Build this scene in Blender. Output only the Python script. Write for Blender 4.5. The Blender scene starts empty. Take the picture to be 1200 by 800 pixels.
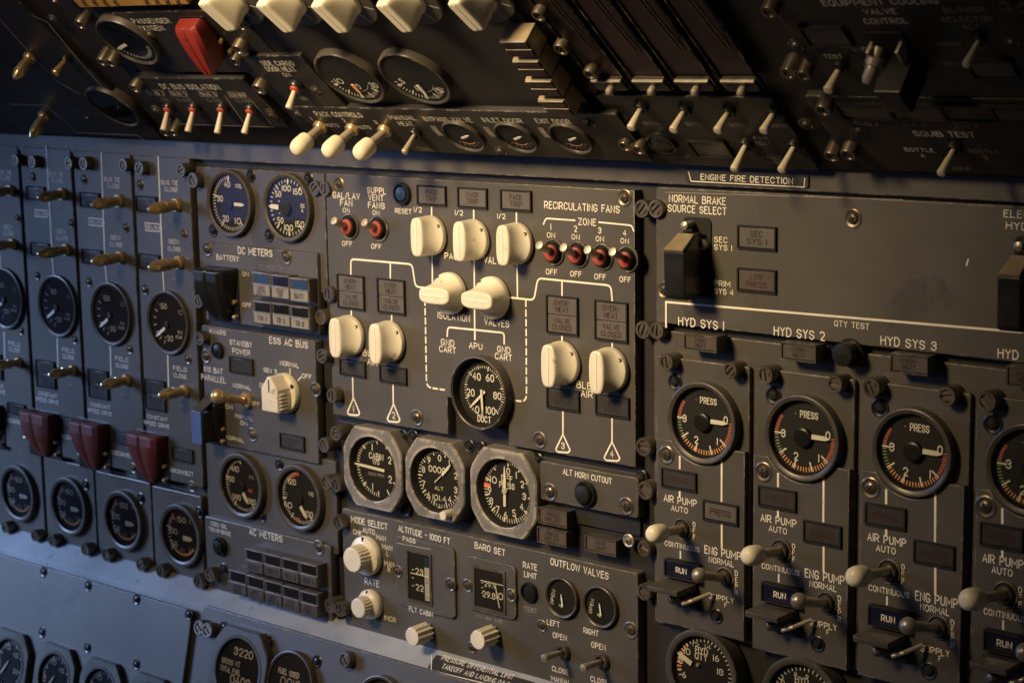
import bpy, bmesh, math, random
from mathutils import Vector as V, Matrix as M4
random.seed(7)
sc = bpy.context.scene
COL = sc.collection
PI = math.pi
# ------------------------------------------------------------------ camera model (solved from the photograph)
F_PX, CX, CY, D = 2194.8, 600.0, 400.0, 1.5
RIGHT = V((.75655, .65376, -.01520)); DOWN = V((.09669, -.13483, -.98614)); FWD = V((-.64675, .74460, -.16521))
CAM = -D * FWD
ZS = 1196 / 320.0
ZONES = dict(A1=(0, 0), A2=(300, 0), A3=(600, 0), A4=(880, 0), B1=(0, 190), B2=(200, 190), B3=(460, 190), B4=(740, 190), B5=(880, 190),
             C1=(0, 390), C2=(200, 390), C3=(460, 390), C4=(740, 390), C5=(880, 390), D1=(0, 586), D2=(200, 586), D3=(460, 586), D4=(740, 586), D5=(880, 586))
OX = OY = 0
def Z(k):
    global OX, OY
    OX, OY = ZONES[k]
def px(x, y): return OX + x / ZS, OY + y / ZS
def ray(x, y):
    X, Y = px(x, y)
    return (RIGHT * (X - CX) + DOWN * (Y - CY) + FWD * F_PX).normalized()
def project(P):
    q = P - CAM; z = q.dot(FWD)
    return CX + F_PX * q.dot(RIGHT) / z, CY + F_PX * q.dot(DOWN) / z
class Frame:
    def __init__(s, o, tilt):
        s.o = V(o); s.u = V((1, 0, 0)); c, t = math.cos(tilt), math.sin(tilt)
        s.v = V((0, -t, c)); s.n = V((0, -c, -t))
        m = M4.Identity(4)
        for i, a in enumerate((s.u, s.v, s.n)):
            for j in range(3): m[j][i] = a[j]
        s.R = m
    def at(s, x, y, h=0.0):
        d = ray(x, y); o = s.o + s.n * h
        P = CAM + d * ((o - CAM).dot(s.n) / d.dot(s.n)) - o
        return V((P.dot(s.u), P.dot(s.v)))
    def world(s, a, b, h=0.0): return s.o + s.u * a + s.v * b + s.n * h
    def scale(s, x, y, h=0.0):
        """metres per zoom pixel along u and v, skew of u lines, radius factor"""
        a, b = s.at(x, y, h); e = 1e-3
        p0 = project(s.world(a, b, h)); pu = project(s.world(a + e, b, h)); pv = project(s.world(a, b + e, h))
        du = ((pu[0] - p0[0]) / e, (pu[1] - p0[1]) / e); dv = ((pv[0] - p0[0]) / e, (pv[1] - p0[1]) / e)
        return 1 / (du[0] * ZS), 1 / (abs(dv[1]) * ZS), du[1] / du[0], 1 / (ZS * math.hypot(du[1], dv[1]))
    def vs(s, x, y, h=0.0):
        a, b = s.at(x, y, h); return (s.world(a, b, h) - CAM).dot(FWD) / F_PX / ZS
    def lift(s, x, y, a):
        """point on the sight line of (x,y) inside the plane u = a -> (v, h)"""
        d = ray(x, y); X = s.o.x + a
        P = CAM + d * ((X - CAM.x) / d.x) - s.o
        return P.dot(s.v), P.dot(s.n)
MAIN = Frame((0, 0, 0), 0)
OX, OY = 0, 0
_a = MAIN.at(600 * ZS, 190 * ZS, .006); UPPER = Frame(MAIN.world(_a[0], _a[1], .006), math.radians(50))
LEDGE_H = .020
_a = MAIN.at(200 * ZS, 701 * ZS, LEDGE_H); LOWER = Frame(MAIN.world(_a[0], _a[1], LEDGE_H), math.radians(-13))
FR = MAIN
# ------------------------------------------------------------------ materials
def mat(name, col, rough=.5, metal=0, var=.12, scale=60, bump=0, bscale=900, coat=0, wear=None, emit=None, spec=.5, sss=0, rvar=.12, specks=()):
    m = bpy.data.materials.new(name); m.use_nodes = True
    nt = m.node_tree; N = nt.nodes; L = nt.links; b = N['Principled BSDF']
    b.inputs['Base Color'].default_value = (*col, 1); b.inputs['Roughness'].default_value = rough
    b.inputs['Metallic'].default_value = metal; b.inputs['Coat Weight'].default_value = coat
    b.inputs['Specular IOR Level'].default_value = spec
    if sss:
        b.inputs['Subsurface Weight'].default_value = sss; b.inputs['Subsurface Radius'].default_value = (1, .7, .4); b.inputs['Subsurface Scale'].default_value = .002
    tc = N.new('ShaderNodeNewGeometry')
    pos = tc.outputs['Position']
    csock = None
    if var:
        n1 = N.new('ShaderNodeTexNoise'); n1.inputs['Scale'].default_value = scale; n1.inputs['Detail'].default_value = 6; n1.inputs['Roughness'].default_value = .65
        L.new(pos, n1.inputs['Vector'])
        r = N.new('ShaderNodeMapRange'); r.inputs[1].default_value = .3; r.inputs[2].default_value = .7; r.inputs[3].default_value = 1 - var; r.inputs[4].default_value = 1 + var
        L.new(n1.outputs['Fac'], r.inputs[0])
        mx = N.new('ShaderNodeMix'); mx.data_type = 'RGBA'; mx.blend_type = 'MULTIPLY'; mx.inputs[0].default_value = 1
        mx.inputs[6].default_value = (*col, 1); L.new(r.outputs[0], mx.inputs[7]); csock = mx.outputs[2]
        r2 = N.new('ShaderNodeMapRange'); r2.inputs[1].default_value = .3; r2.inputs[2].default_value = .7; r2.inputs[3].default_value = max(.03, rough - rvar); r2.inputs[4].default_value = min(1, rough + rvar)
        n2 = N.new('ShaderNodeTexNoise'); n2.inputs['Scale'].default_value = scale * .35; n2.inputs['Detail'].default_value = 5
        L.new(pos, n2.inputs['Vector']); L.new(n2.outputs['Fac'], r2.inputs[0]); L.new(r2.outputs[0], b.inputs['Roughness'])
    for pcol, psc, pth, pstr in specks:
        nn = N.new('ShaderNodeTexNoise'); nn.inputs['Scale'].default_value = psc; nn.inputs['Detail'].default_value = 7; nn.inputs['Roughness'].default_value = .7
        if pstr != 1:
            vm = N.new('ShaderNodeVectorMath'); vm.operation = 'MULTIPLY'; vm.inputs[1].default_value = (1 / pstr, 1, 1); L.new(pos, vm.inputs[0]); L.new(vm.outputs[0], nn.inputs['Vector'])
        else: L.new(pos, nn.inputs['Vector'])
        mr = N.new('ShaderNodeMapRange'); mr.inputs[1].default_value = pth; mr.inputs[2].default_value = pth + .05; L.new(nn.outputs['Fac'], mr.inputs[0])
        m3 = N.new('ShaderNodeMix'); m3.data_type = 'RGBA'; L.new(mr.outputs[0], m3.inputs[0]); L.new(csock, m3.inputs[6]); m3.inputs[7].default_value = (*pcol, 1); csock = m3.outputs[2]
    if wear:
        wcol, amount, rad = wear
        bv = N.new('ShaderNodeBevel'); bv.samples = 3; bv.inputs['Radius'].default_value = rad
        dt = N.new('ShaderNodeVectorMath'); dt.operation = 'DOT_PRODUCT'
        L.new(bv.outputs[0], dt.inputs[0]); L.new(tc.outputs['Normal'], dt.inputs[1])
        e = N.new('ShaderNodeMapRange'); e.inputs[1].default_value = .995; e.inputs[2].default_value = .88; e.inputs[3].default_value = 0; e.inputs[4].default_value = .25
        L.new(dt.outputs['Value'], e.inputs[0])
        nz = N.new('ShaderNodeTexNoise'); nz.inputs['Scale'].default_value = 95; nz.inputs['Detail'].default_value = 8; nz.inputs['Roughness'].default_value = .72
        L.new(pos, nz.inputs['Vector'])
        ad = N.new('ShaderNodeMath'); ad.operation = 'ADD'; L.new(e.outputs[0], ad.inputs[0]); L.new(nz.outputs['Fac'], ad.inputs[1])
        th = N.new('ShaderNodeMapRange'); th.inputs[1].default_value = 1.08 - amount; th.inputs[2].default_value = 1.12 - amount
        L.new(ad.outputs[0], th.inputs[0])
        m2 = N.new('ShaderNodeMix'); m2.data_type = 'RGBA'; L.new(th.outputs[0], m2.inputs[0])
        if csock: L.new(csock, m2.inputs[6])
        else: m2.inputs[6].default_value = (*col, 1)
        m2.inputs[7].default_value = (*wcol, 1); csock = m2.outputs[2]
    if csock: L.new(csock, b.inputs['Base Color'])
    if bump:
        n3 = N.new('ShaderNodeTexNoise'); n3.inputs['Scale'].default_value = bscale; n3.inputs['Detail'].default_value = 3
        L.new(pos, n3.inputs['Vector'])
        bp = N.new('ShaderNodeBump'); bp.inputs['Strength'].default_value = bump; bp.inputs['Distance'].default_value = .0004
        L.new(n3.outputs['Fac'], bp.inputs['Height']); L.new(bp.outputs[0], b.inputs['Normal'])
    if emit:
        b.inputs['Emission Color'].default_value = (*emit[0], 1); b.inputs['Emission Strength'].default_value = emit[1]
    return m
def glass_mat():
    m = bpy.data.materials.new('gauge_glass'); m.use_nodes = True
    nt = m.node_tree; N = nt.nodes; L = nt.links; N.clear()
    o = N.new('ShaderNodeOutputMaterial'); t = N.new('ShaderNodeBsdfTransparent'); g = N.new('ShaderNodeBsdfGlossy')
    g.inputs['Roughness'].default_value = .04; g.inputs['Color'].default_value = (1, 1, 1, 1)
    f = N.new('ShaderNodeFresnel'); f.inputs['IOR'].default_value = 1.42
    x = N.new('ShaderNodeMixShader'); L.new(f.outputs[0], x.inputs[0]); L.new(t.outputs[0], x.inputs[1]); L.new(g.outputs[0], x.inputs[2]); L.new(x.outputs[0], o.inputs[0])
    return m
WEAR = ((.40, .37, .31), .315, .002)
M = {}
M['panel'] = mat('grey_panel_paint', (.078, .0715, .061), .44, var=.20, scale=11, bump=.22, bscale=1100, wear=WEAR, rvar=.16, specks=(((.055, .050, .044), 9, .60, 1), ((.19, .175, .15), 210, .715, 1), ((.13, .12, .105), 260, .70, 9)))
M['dpanel'] = mat('dark_panel_grey', (.021, .019, .017), .48, var=.16, scale=18, bump=.22, bscale=1100, wear=WEAR)  # darker copy of the grey panel paint, for every overhead plate
M['board'] = mat('dark_board_paint', (.019, .017, .016), .55, var=.2, scale=25, bump=.2)
M['ledge'] = mat('pale_ledge_paint', (.31, .325, .34), .42, var=.22, scale=12, specks=(((.20, .20, .20), 40, .61, 1), ((.10, .10, .10), 160, .70, 1)), bump=.15, wear=((.12, .12, .12), .26, .001))
M['chip'] = mat('chipped_bezel_paint', (.20, .19, .17), .42, metal=.15, var=.2, scale=50, bump=.2, bscale=500, wear=((.62, .55, .47), .375, .006))
M['bezel'] = mat('bezel_paint', (.068, .060, .050), .38, var=.2, scale=60, bump=.15, wear=((.28, .24, .18), .29, .0012))
M['black'] = mat('black_plastic', (.012, .012, .012), .32, var=.3, scale=80)
M['matte'] = mat('dial_black', (.008, .008, .009), .7, var=.15, scale=80)
M['hole'] = mat('dark_recess', (.008, .0075, .007), .8, var=0)
M['print'] = mat('cream_print', (.90, .84, .71), .55, var=.14, scale=60, specks=(((.36, .33, .28), 330, .655, 1),))
M['dimprint'] = mat('worn_print', (.34, .31, .26), .6, var=.35, scale=300)
M['white'] = mat('dial_white', (.82, .79, .70), .5, var=.06, scale=200)
M['cream'] = mat('aged_cream_plastic', (.78, .73, .60), .36, var=.11, scale=32, sss=.12, rvar=.10, bump=.06, bscale=300, specks=(((.52, .43, .28), 70, .63, 1), ((.22, .18, .12), 300, .71, 1)))
M['brass'] = mat('brass_metal', (.74, .54, .29), .25, metal=.7, var=.14, scale=90)
M['steel'] = mat('worn_steel', (.40, .36, .30), .38, metal=.6, var=.2, scale=120)
M['nickel'] = mat('satin_nickel', (.55, .48, .38), .36, metal=.45, var=.15, scale=120)
M['dsteel'] = mat('dark_fastener_metal', (.165, .138, .105), .36, metal=.7, var=.3, scale=150)
M['redg'] = mat('dark_red_guard_plastic', (.115, .015, .007), .55, var=.25, scale=40, specks=(((.19, .06, .045), 180, .64, 1),))
M['redo'] = mat('red_guard_plastic', (.20, .020, .015), .42, var=.2, scale=40, specks=(((.10, .015, .012), 90, .60, 1),))
M['redr'] = mat('red_seal', (.42, .075, .05), .45, var=.15, scale=150)
M['lens'] = mat('grey_lens', (.115, .104, .090), .33, var=.1, scale=90)
M['lensd'] = mat('dark_lens', (.048, .045, .042), .28, var=.15, scale=90)
M['lensr'] = mat('reddish_lens', (.100, .080, .068), .33, var=.1, scale=90)
M['tdark'] = mat('legend_dark', (.022, .018, .015), .5, var=0)
M['tred'] = mat('legend_red', (.042, .016, .012), .5, var=0)
M['tdim'] = mat('legend_dim', (.016, .015, .015), .5, var=0)
M['navy'] = mat('navy_lens', (.010, .012, .030), .22, var=.1)
M['blue'] = mat('blue_lens', (.024, .05, .12), .3, var=.1, coat=0)
M['flap_refl'] = mat('flap_blue_reflection', (.075, .13, .30), .4, var=.1)  # blue window reflection on the black cover, put into the flap's colour
M['pale'] = mat('pale_lever_paint', (.66, .58, .44), .34, var=.08, scale=120)
M['bronze'] = mat('worn_bronze', (.40, .32, .21), .42, metal=.4, var=.2, scale=90)
M['lensk'] = mat('black_lens', (.012, .011, .011), .2, var=.1)
M['creamt'] = mat('bright_cream_plastic', (.90, .83, .64), .36, var=.06, scale=45, sss=.1, rvar=.06)
M['amber'] = mat('amber_placard', (.48, .27, .07), .45, var=.15)
M['label'] = mat('button_label_white', (.25, .235, .205), .45, var=.12, scale=150)
M['labeld'] = mat('button_label_grey', (.085, .07, .058), .4, var=.2, scale=150)
M['tickr'] = mat('tick_red', (.85, .24, .15), .5, var=0)
M['ticko'] = mat('tick_orange', (.95, .45, .20), .5, var=0)
M['tickg'] = mat('tick_green', (.30, .46, .22), .5, var=0)
M['dred'] = mat('maroon_lens', (.020, .006, .005), .42, var=.1)
M['drum'] = mat('drum_grey', (.52, .52, .50), .5, var=.08)
M['glass'] = glass_mat()
# ------------------------------------------------------------------ stroke lettering
GL = {'A': (6, '00 39 60|13 53'), 'B': (6, '00 09 49 58 56 45 05|45 64 61 40 00'), 'C': (6, '67 58 49 29 07 02 20 40 51 62'), 'D': (6, '00 09 39 58 66 63 51 30 00'),
 'E': (5, '59 09 00 50|05 45'), 'F': (5, '59 09 00|05 45'), 'G': (6, '67 49 29 07 02 20 40 62 64 34'), 'H': (6, '00 09|60 69|05 65'), 'I': (0, '00 09'),
 'J': (4, '49 42 30 10 02'), 'K': (6, '00 09|69 04|25 60'), 'L': (5, '09 00 50'), 'M': (8, '00 09 43 89 80'), 'N': (6, '00 09 60 69'),
 'O': (6, '20 02 07 29 49 67 62 40 20'), 'P': (6, '00 09 49 67 66 44 04'), 'Q': (6, '20 02 07 29 49 67 62 40 20|42 60'), 'R': (6, '00 09 49 67 66 44 04|34 60'),
 'S': (6, '67 58 29 07 06 15 54 63 62 40 20 02'), 'T': (6, '09 69|39 30'), 'U': (6, '09 02 20 40 62 69'), 'V': (6, '09 30 69'), 'W': (8, '09 20 48 60 89'),
 'X': (6, '00 69|09 60'), 'Y': (6, '09 35 69|35 30'), 'Z': (6, '09 69 00 60'), '0': (6, '20 02 07 29 49 67 62 40 20'), '1': (0, '00 09'),
 '2': (6, '07 29 49 67 65 00 60'), '3': (6, '07 29 49 67 66 45 25|45 63 62 40 20 02'), '4': (6, '40 49 03 63'), '5': (6, '59 09 05 45 63 62 40 10 01'),
 '6': (6, '49 05 02 20 40 62 63 45 25 03'), '7': (6, '09 69 20'), '8': (6, '25 06 07 29 49 67 66 45 25 03 02 20 40 62 63 45'), '9': (6, '20 64 67 49 29 07 06 24 44 65'),
 '-': (4, '05 45'), '.': (0, '00 01'), '/': (4, '00 49'), ' ': (3, ''), '+': (4, '05 45|23 27'), '>': (5, '05 55|37 55 33'), '=': (5, '03 53|06 56')}
class MB:
    def __init__(s): s.v = []; s.f = []; s.m = []; s.k = 0
    def add(s, vs, fs, mi=0, T=None):
        o = len(s.v)
        s.v += [tuple(T @ V(p)) if T else tuple(p) for p in vs]
        s.f += [tuple(i + o for i in f) for f in fs]; s.m += [mi] * len(fs); return s
    def loft(s, rings, mi=0, cap=(1, 1), T=None):
        n = len(rings[0]); vs = [p for r in rings for p in r]; fs = []
        for k in range(len(rings) - 1):
            for i in range(n):
                j = (i + 1) % n; fs.append((k * n + i, k * n + j, (k + 1) * n + j, (k + 1) * n + i))
        if cap[0]: fs.append(tuple(reversed(range(n))))
        if cap[1]: fs.append(tuple((len(rings) - 1) * n + i for i in range(n)))
        return s.add(vs, fs, mi, T)
    def lathe(s, prof, n=36, mi=0, T=None, c=(0, 0)):
        rings = [[(c[0] + r * math.cos(2 * PI * i / n), c[1] + r * math.sin(2 * PI * i / n), z) for i in range(n)] for r, z in prof]
        return s.loft(rings, mi, (1, 1), T)
    def prism(s, poly, h0, h1, ch=0, mi=0, T=None):
        if ch:
            q = inset(poly, ch); q2 = inset(poly, ch * .3)
            rings = [[(x, y, h0) for x, y in poly], [(x, y, h1 - ch) for x, y in poly], [(x, y, h1 - ch * .3) for x, y in q2], [(x, y, h1) for x, y in q]]
        else: rings = [[(x, y, h0) for x, y in poly], [(x, y, h1) for x, y in poly]]
        return s.loft(rings, mi, (1, 1), T)
    def box(s, x0, y0, x1, y1, h0, h1, ch=0, mi=0, T=None): return s.prism([(x0, y0), (x1, y0), (x1, y1), (x0, y1)], h0, h1, ch, mi, T)
    def frame(s, x0, y0, x1, y1, w, h0, h1, mi=0):
        o = [(x0, y0), (x1, y0), (x1, y1), (x0, y1)]; i = inset(o, w)
        rings = [[(*p, h0) for p in o], [(*p, h1) for p in o], [(*p, h1) for p in i], [(*p, h0) for p in i]]
        return s.loft(rings, mi, (0, 0))
    def quad(s, x0, y0, x1, y1, h, mi=0): return s.add([(x0, y0, h), (x1, y0, h), (x1, y1, h), (x0, y1, h)], [(0, 1, 2, 3)], mi)
    def disc(s, r, h, mi=0, c=(0, 0), n=40, r0=0):
        if not r0: return s.add([(c[0] + r * math.cos(2 * PI * i / n), c[1] + r * math.sin(2 * PI * i / n), h) for i in range(n)], [tuple(range(n))], mi)
        a = [(c[0] + q * math.cos(2 * PI * i / n), c[1] + q * math.sin(2 * PI * i / n), h) for q in (r0, r) for i in range(n)]
        return s.add(a, [(i, (i + 1) % n, n + (i + 1) % n, n + i) for i in range(n)], mi)
    def ribbon(s, P, w, h, mi=0, T=None):
        P = [V((p[0], p[1])) for p in P]; Q = [P[0]]
        for p in P[1:]:
            if (p - Q[-1]).length > 1e-7: Q.append(p)
        P = Q
        if len(P) < 2: return s
        closed = (P[0] - P[-1]).length < 1e-6 and len(P) > 3
        if closed: P = P[:-1]
        n = len(P); vs = []; s.k += 1; h = h + (s.k % 12) * 1.2e-5
        for i in range(n):
            a = (P[i] - P[i - 1]).normalized() if (i > 0 or closed) else (P[1] - P[0]).normalized()
            b = (P[(i + 1) % n] - P[i]).normalized() if (i < n - 1 or closed) else a
            na = V((-a.y, a.x)); nb = V((-b.y, b.x)); mt = na + nb
            if mt.length < .3: mt = na
            mt.normalize(); k = min(1.7, 1 / max(.3, mt.dot(nb))); off = mt * (w / 2 * k)
            c = P[i].copy()
            if not closed and i == 0: c = c - b * w * .35
            if not closed and i == n - 1: c = c + a * w * .35
            vs += [(c.x + off.x, c.y + off.y, h), (c.x - off.x, c.y - off.y, h)]
        fs = []
        for i in range(n if closed else n - 1):
            j = (i + 1) % n; fs.append((2 * i + 1, 2 * j + 1, 2 * j, 2 * i))
        return s.add(vs, fs, mi, T)
    def text(s, t, cx, cy, W, H, h, mi=0, wt=.145, rot=0):
        adv = 2.7; tot = sum(GL.get(c, GL[' '])[0] + adv for c in t) - adv
        sy = H / 9.0; sx = W / tot if (W and tot > 0) else sy * .95
        if len(t) == 1 and tot > 0: sx = min(sx, sy * .95) if W else sy * .9
        x = -tot * sx / 2; cr, sr = math.cos(rot), math.sin(rot); w = H * wt
        for c in t:
            gw, st = GL.get(c, GL[' '])
            for k in st.split('|'):
                if not k: continue
                pts = [(x + int(p[0]) * sx, (int(p[1]) - 4.5) * sy) for p in k.split()]
                if c in 'COQGSJU0235689': pts = soften(pts)
                s.ribbon([(cx + a * cr - b * sr, cy + a * sr + b * cr) for a, b in pts], w, h, mi)
            x += (gw + adv) * sx
        return s
    def build(s, name, mats, parent=None, ang=35, label=None, flat=0):
        me = bpy.data.meshes.new(name); me.from_pydata(s.v, [], s.f)
        for m in mats: me.materials.append(M[m])
        bm = bmesh.new(); bm.from_mesh(me); flat or bmesh.ops.recalc_face_normals(bm, faces=bm.faces); bm.to_mesh(me); bm.free()
        for p, mi in zip(me.polygons, s.m): p.material_index = mi; p.use_smooth = True
        me.set_sharp_from_angle(angle=math.radians(ang))
        for p in me.polygons:
            if abs(p.normal.z) > .9995: p.use_smooth = False
        o = bpy.data.objects.new(name, me); COL.objects.link(o)
        if parent: o.parent = parent
        if label: o['label'] = label
        return o
def soften(P):
    closed = P[0] == P[-1]
    for _ in range(1):
        Q = [] if closed else [P[0]]
        for a, b in zip(P[:-1], P[1:]):
            Q += [(a[0] * .75 + b[0] * .25, a[1] * .75 + b[1] * .25), (a[0] * .25 + b[0] * .75, a[1] * .25 + b[1] * .75)]
        Q += [Q[0]] if closed else [P[-1]]
        P = Q
    return P
def inset(P, d):
    n = len(P); R = []
    A = sum(P[i][0] * P[(i + 1) % n][1] - P[(i + 1) % n][0] * P[i][1] for i in range(n))
    sg = 1 if A > 0 else -1
    for i in range(n):
        a = (V(P[i]) - V(P[i - 1])).normalized(); b = (V(P[(i + 1) % n]) - V(P[i])).normalized()
        na = V((-a.y, a.x)) * sg; nb = V((-b.y, b.x)) * sg; m = na + nb
        if m.length < 1e-6: m = na
        m.normalize(); k = d / max(.35, m.dot(na)); R.append((P[i][0] + m.x * k, P[i][1] + m.y * k))
    return R
def rrect(x0, y0, x1, y1, r, n=4):
    P = []
    for cx, cy, a in ((x1 - r, y0 + r, -PI / 2), (x1 - r, y1 - r, 0), (x0 + r, y1 - r, PI / 2), (x0 + r, y0 + r, PI)):
        for i in range(n + 1): P.append((cx + r * math.cos(a + PI / 2 * i / n), cy + r * math.sin(a + PI / 2 * i / n)))
    return P
def rnd(P, r):
    """rounded polyline corners"""
    Q = [P[0]]
    for a, b, c in zip(P[:-2], P[1:-1], P[2:]):
        a, b, c = V(a), V(b), V(c); k = min(r, (a - b).length * .45, (c - b).length * .45)
        p = b + (a - b).normalized() * k; q = b + (c - b).normalized() * k
        for t in (0, .25, .5, .75, 1): Q.append(tuple(p * (1 - t) ** 2 + b * (2 * t * (1 - t)) + q * t * t))
    return Q + [P[-1]]
def ell(n, w, l, e, z):
    R = []
    for i in range(n):
        t = 2 * PI * i / n; c, s_ = math.cos(t), math.sin(t)
        R.append((math.copysign(abs(c) ** (2 / e), c) * w, math.copysign(abs(s_) ** (2 / e), s_) * l, z))
    return R
def axis_T(p, d):
    """matrix whose z axis is d, origin p"""
    d = V(d).normalized(); x = V((1, 0, 0)); y = d.cross(x).normalized(); x = y.cross(d)
    m = M4.Identity(4)
    for i, a in enumerate((x, y, d)):
        for j in range(3): m[j][i] = a[j]
    m.translation = V(p); return m
def thing(name, label, cat, a, b, h=0.0, group=None, fr=None):
    fr = fr or FR
    o = bpy.data.objects.new(name, None); o.empty_display_size = .01; COL.objects.link(o)
    m = fr.R.copy(); m.translation = fr.world(a, b, h); o.matrix_world = m
    o['label'] = label; o['category'] = cat
    if group: o['group'] = group
    return o
# ------------------------------------------------------------------ panels with lettering and fasteners
class Panel: pass
P = None
PANELS = []
def plate(label, TL, TR, BR, BL, h=0.0, th=.009, m='panel', name='control_panel', cat='panel', rc=.002, ch=.0008, group=None, poly=None, dx=0):
    global P
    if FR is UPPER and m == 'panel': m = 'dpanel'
    q = [FR.at(*p, h) for p in (TL, TR, BR, BL)]
    x0 = (q[0].x + q[3].x) / 2; x1 = (q[1].x + q[2].x) / 2; y1 = (q[0].y + q[1].y) / 2; y0 = (q[2].y + q[3].y) / 2
    P = Panel(); P.fr = FR; P.a = (x0 + x1) / 2; P.b = (y0 + y1) / 2; P.h = h; P.w = x1 - x0; P.hh = y1 - y0
    P.root = thing(name, label, cat, P.a, P.b, h, group)
    mb = MB(); w2, h2 = P.w / 2, P.hh / 2
    pl = poly(P) if poly else rrect(-w2, -h2, w2, h2, rc)
    mb.prism(pl, -th, 0, ch); P.plate = mb; P.mat = m
    P.let = MB(); P.dim = MB(); PANELS.append(P); return P
def loc(x, y, h=0): a = P.fr.at(x, y, P.h + h); return a.x - P.a, a.y - P.b
def T(t, x, y, w, hh, dim=0, wt=.140, rot=0):
    su, sv, sk, rf = P.fr.scale(x, y, P.h); a, b = loc(x, y)
    (P.dim if dim else P.let).text(t, a, b, w * su if w else None, hh * sv * .83, .0002, 0, wt, rot)
def Ln(pts, w=6, r=0, dim=0):
    q = [loc(*p) for p in pts]; su, sv, sk, rf = P.fr.scale(*pts[0], P.h)
    if r: q = rnd(q, r)
    (P.dim if dim else P.let).ribbon(q, w * sv, .0002)
def dash(pts, w=6, n=8, fill=.62):
    q = [V(loc(*p)) for p in pts]; su, sv, _, _ = P.fr.scale(*pts[0], P.h)
    q = [V(p) for p in rnd([tuple(p) for p in q], .006)]
    ln = [0]
    for a, b in zip(q[:-1], q[1:]): ln.append(ln[-1] + (b - a).length)
    tot = ln[-1]
    def at(s_):
        for i in range(len(q) - 1):
            if s_ <= ln[i + 1]: return q[i].lerp(q[i + 1], (s_ - ln[i]) / max(1e-9, ln[i + 1] - ln[i]))
        return q[-1]
    for k in range(n):
        s0 = tot * k / n; s1 = s0 + tot / n * fill
        P.let.ribbon([at(s0 + (s1 - s0) * t / 3) for t in range(4)], w * sv, .0002)
SCREW = {}
def screw(x, y, ry=24, kind='flat', m='dsteel', h=None):
    """flat: phillips screw in a dished washer; cap: tall slotted captive fastener"""
    hh = {'flat': .0012, 'cap': .008, 'dark': .002}[kind] if h is None else h
    a, b = loc(x, y, hh); rf = P.fr.vs(x, y, P.h) if kind == 'cap' else (P.fr.scale(x, y, P.h)[3] if P.fr is not UPPER else P.fr.vs(x, y, P.h)); r = ry * rf
    mb = MB(); an = random.uniform(0, PI)
    if kind == 'cap':
        mb.lathe([(r * 1.02, -.006), (r * 1.02, hh - .0008), (r * .96, hh), (r * .70, hh), (r * .66, hh - .0005), (r * .62, hh - .0022), (.0001, hh - .0022)], 20)
        c, s_ = math.cos(an), math.sin(an)
        T_ = M4.Translation((0, 0, hh - .0022)) @ M4.Rotation(an, 4, 'Z')
        mb.box(-r * .60, r * .12, r * .60, r * .5, 0, .0014, .0002, 0, T_); mb.box(-r * .60, -r * .5, r * .60, -r * .12, 0, .0014, .0002, 0, T_)
        nm = 'fastener'
    else:
        mb.lathe([(r * 1.15, -.001), (r * 1.15, .0003), (r * 1.0, .0007), (r * .72, .0002), (r * .66, .0007), (r * .5, .0017), (r * .2, .0020), (.0001, .0020)], 20)
        T_ = M4.Rotation(an, 4, 'Z')
        mb.box(-r * .42, -r * .09, r * .42, r * .09, .0016, .00225, 0, 1, T_); mb.box(-r * .09, -r * .42, r * .09, r * .42, .0017, .0023, 0, 1, T_)
        nm = 'screw'
    o = mb.build(nm, [m if kind != 'dark' else 'black', 'hole'], P.root); o.location = (a, b, 0)
def flush():
    for p in PANELS:
        for k, l in ((1, p.let), (2, p.dim)): p.plate.add(l.v, l.f, k)
        p.plate.build('plate', [p.mat, 'print', 'dimprint'], p.root)
    PANELS.clear()
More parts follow.
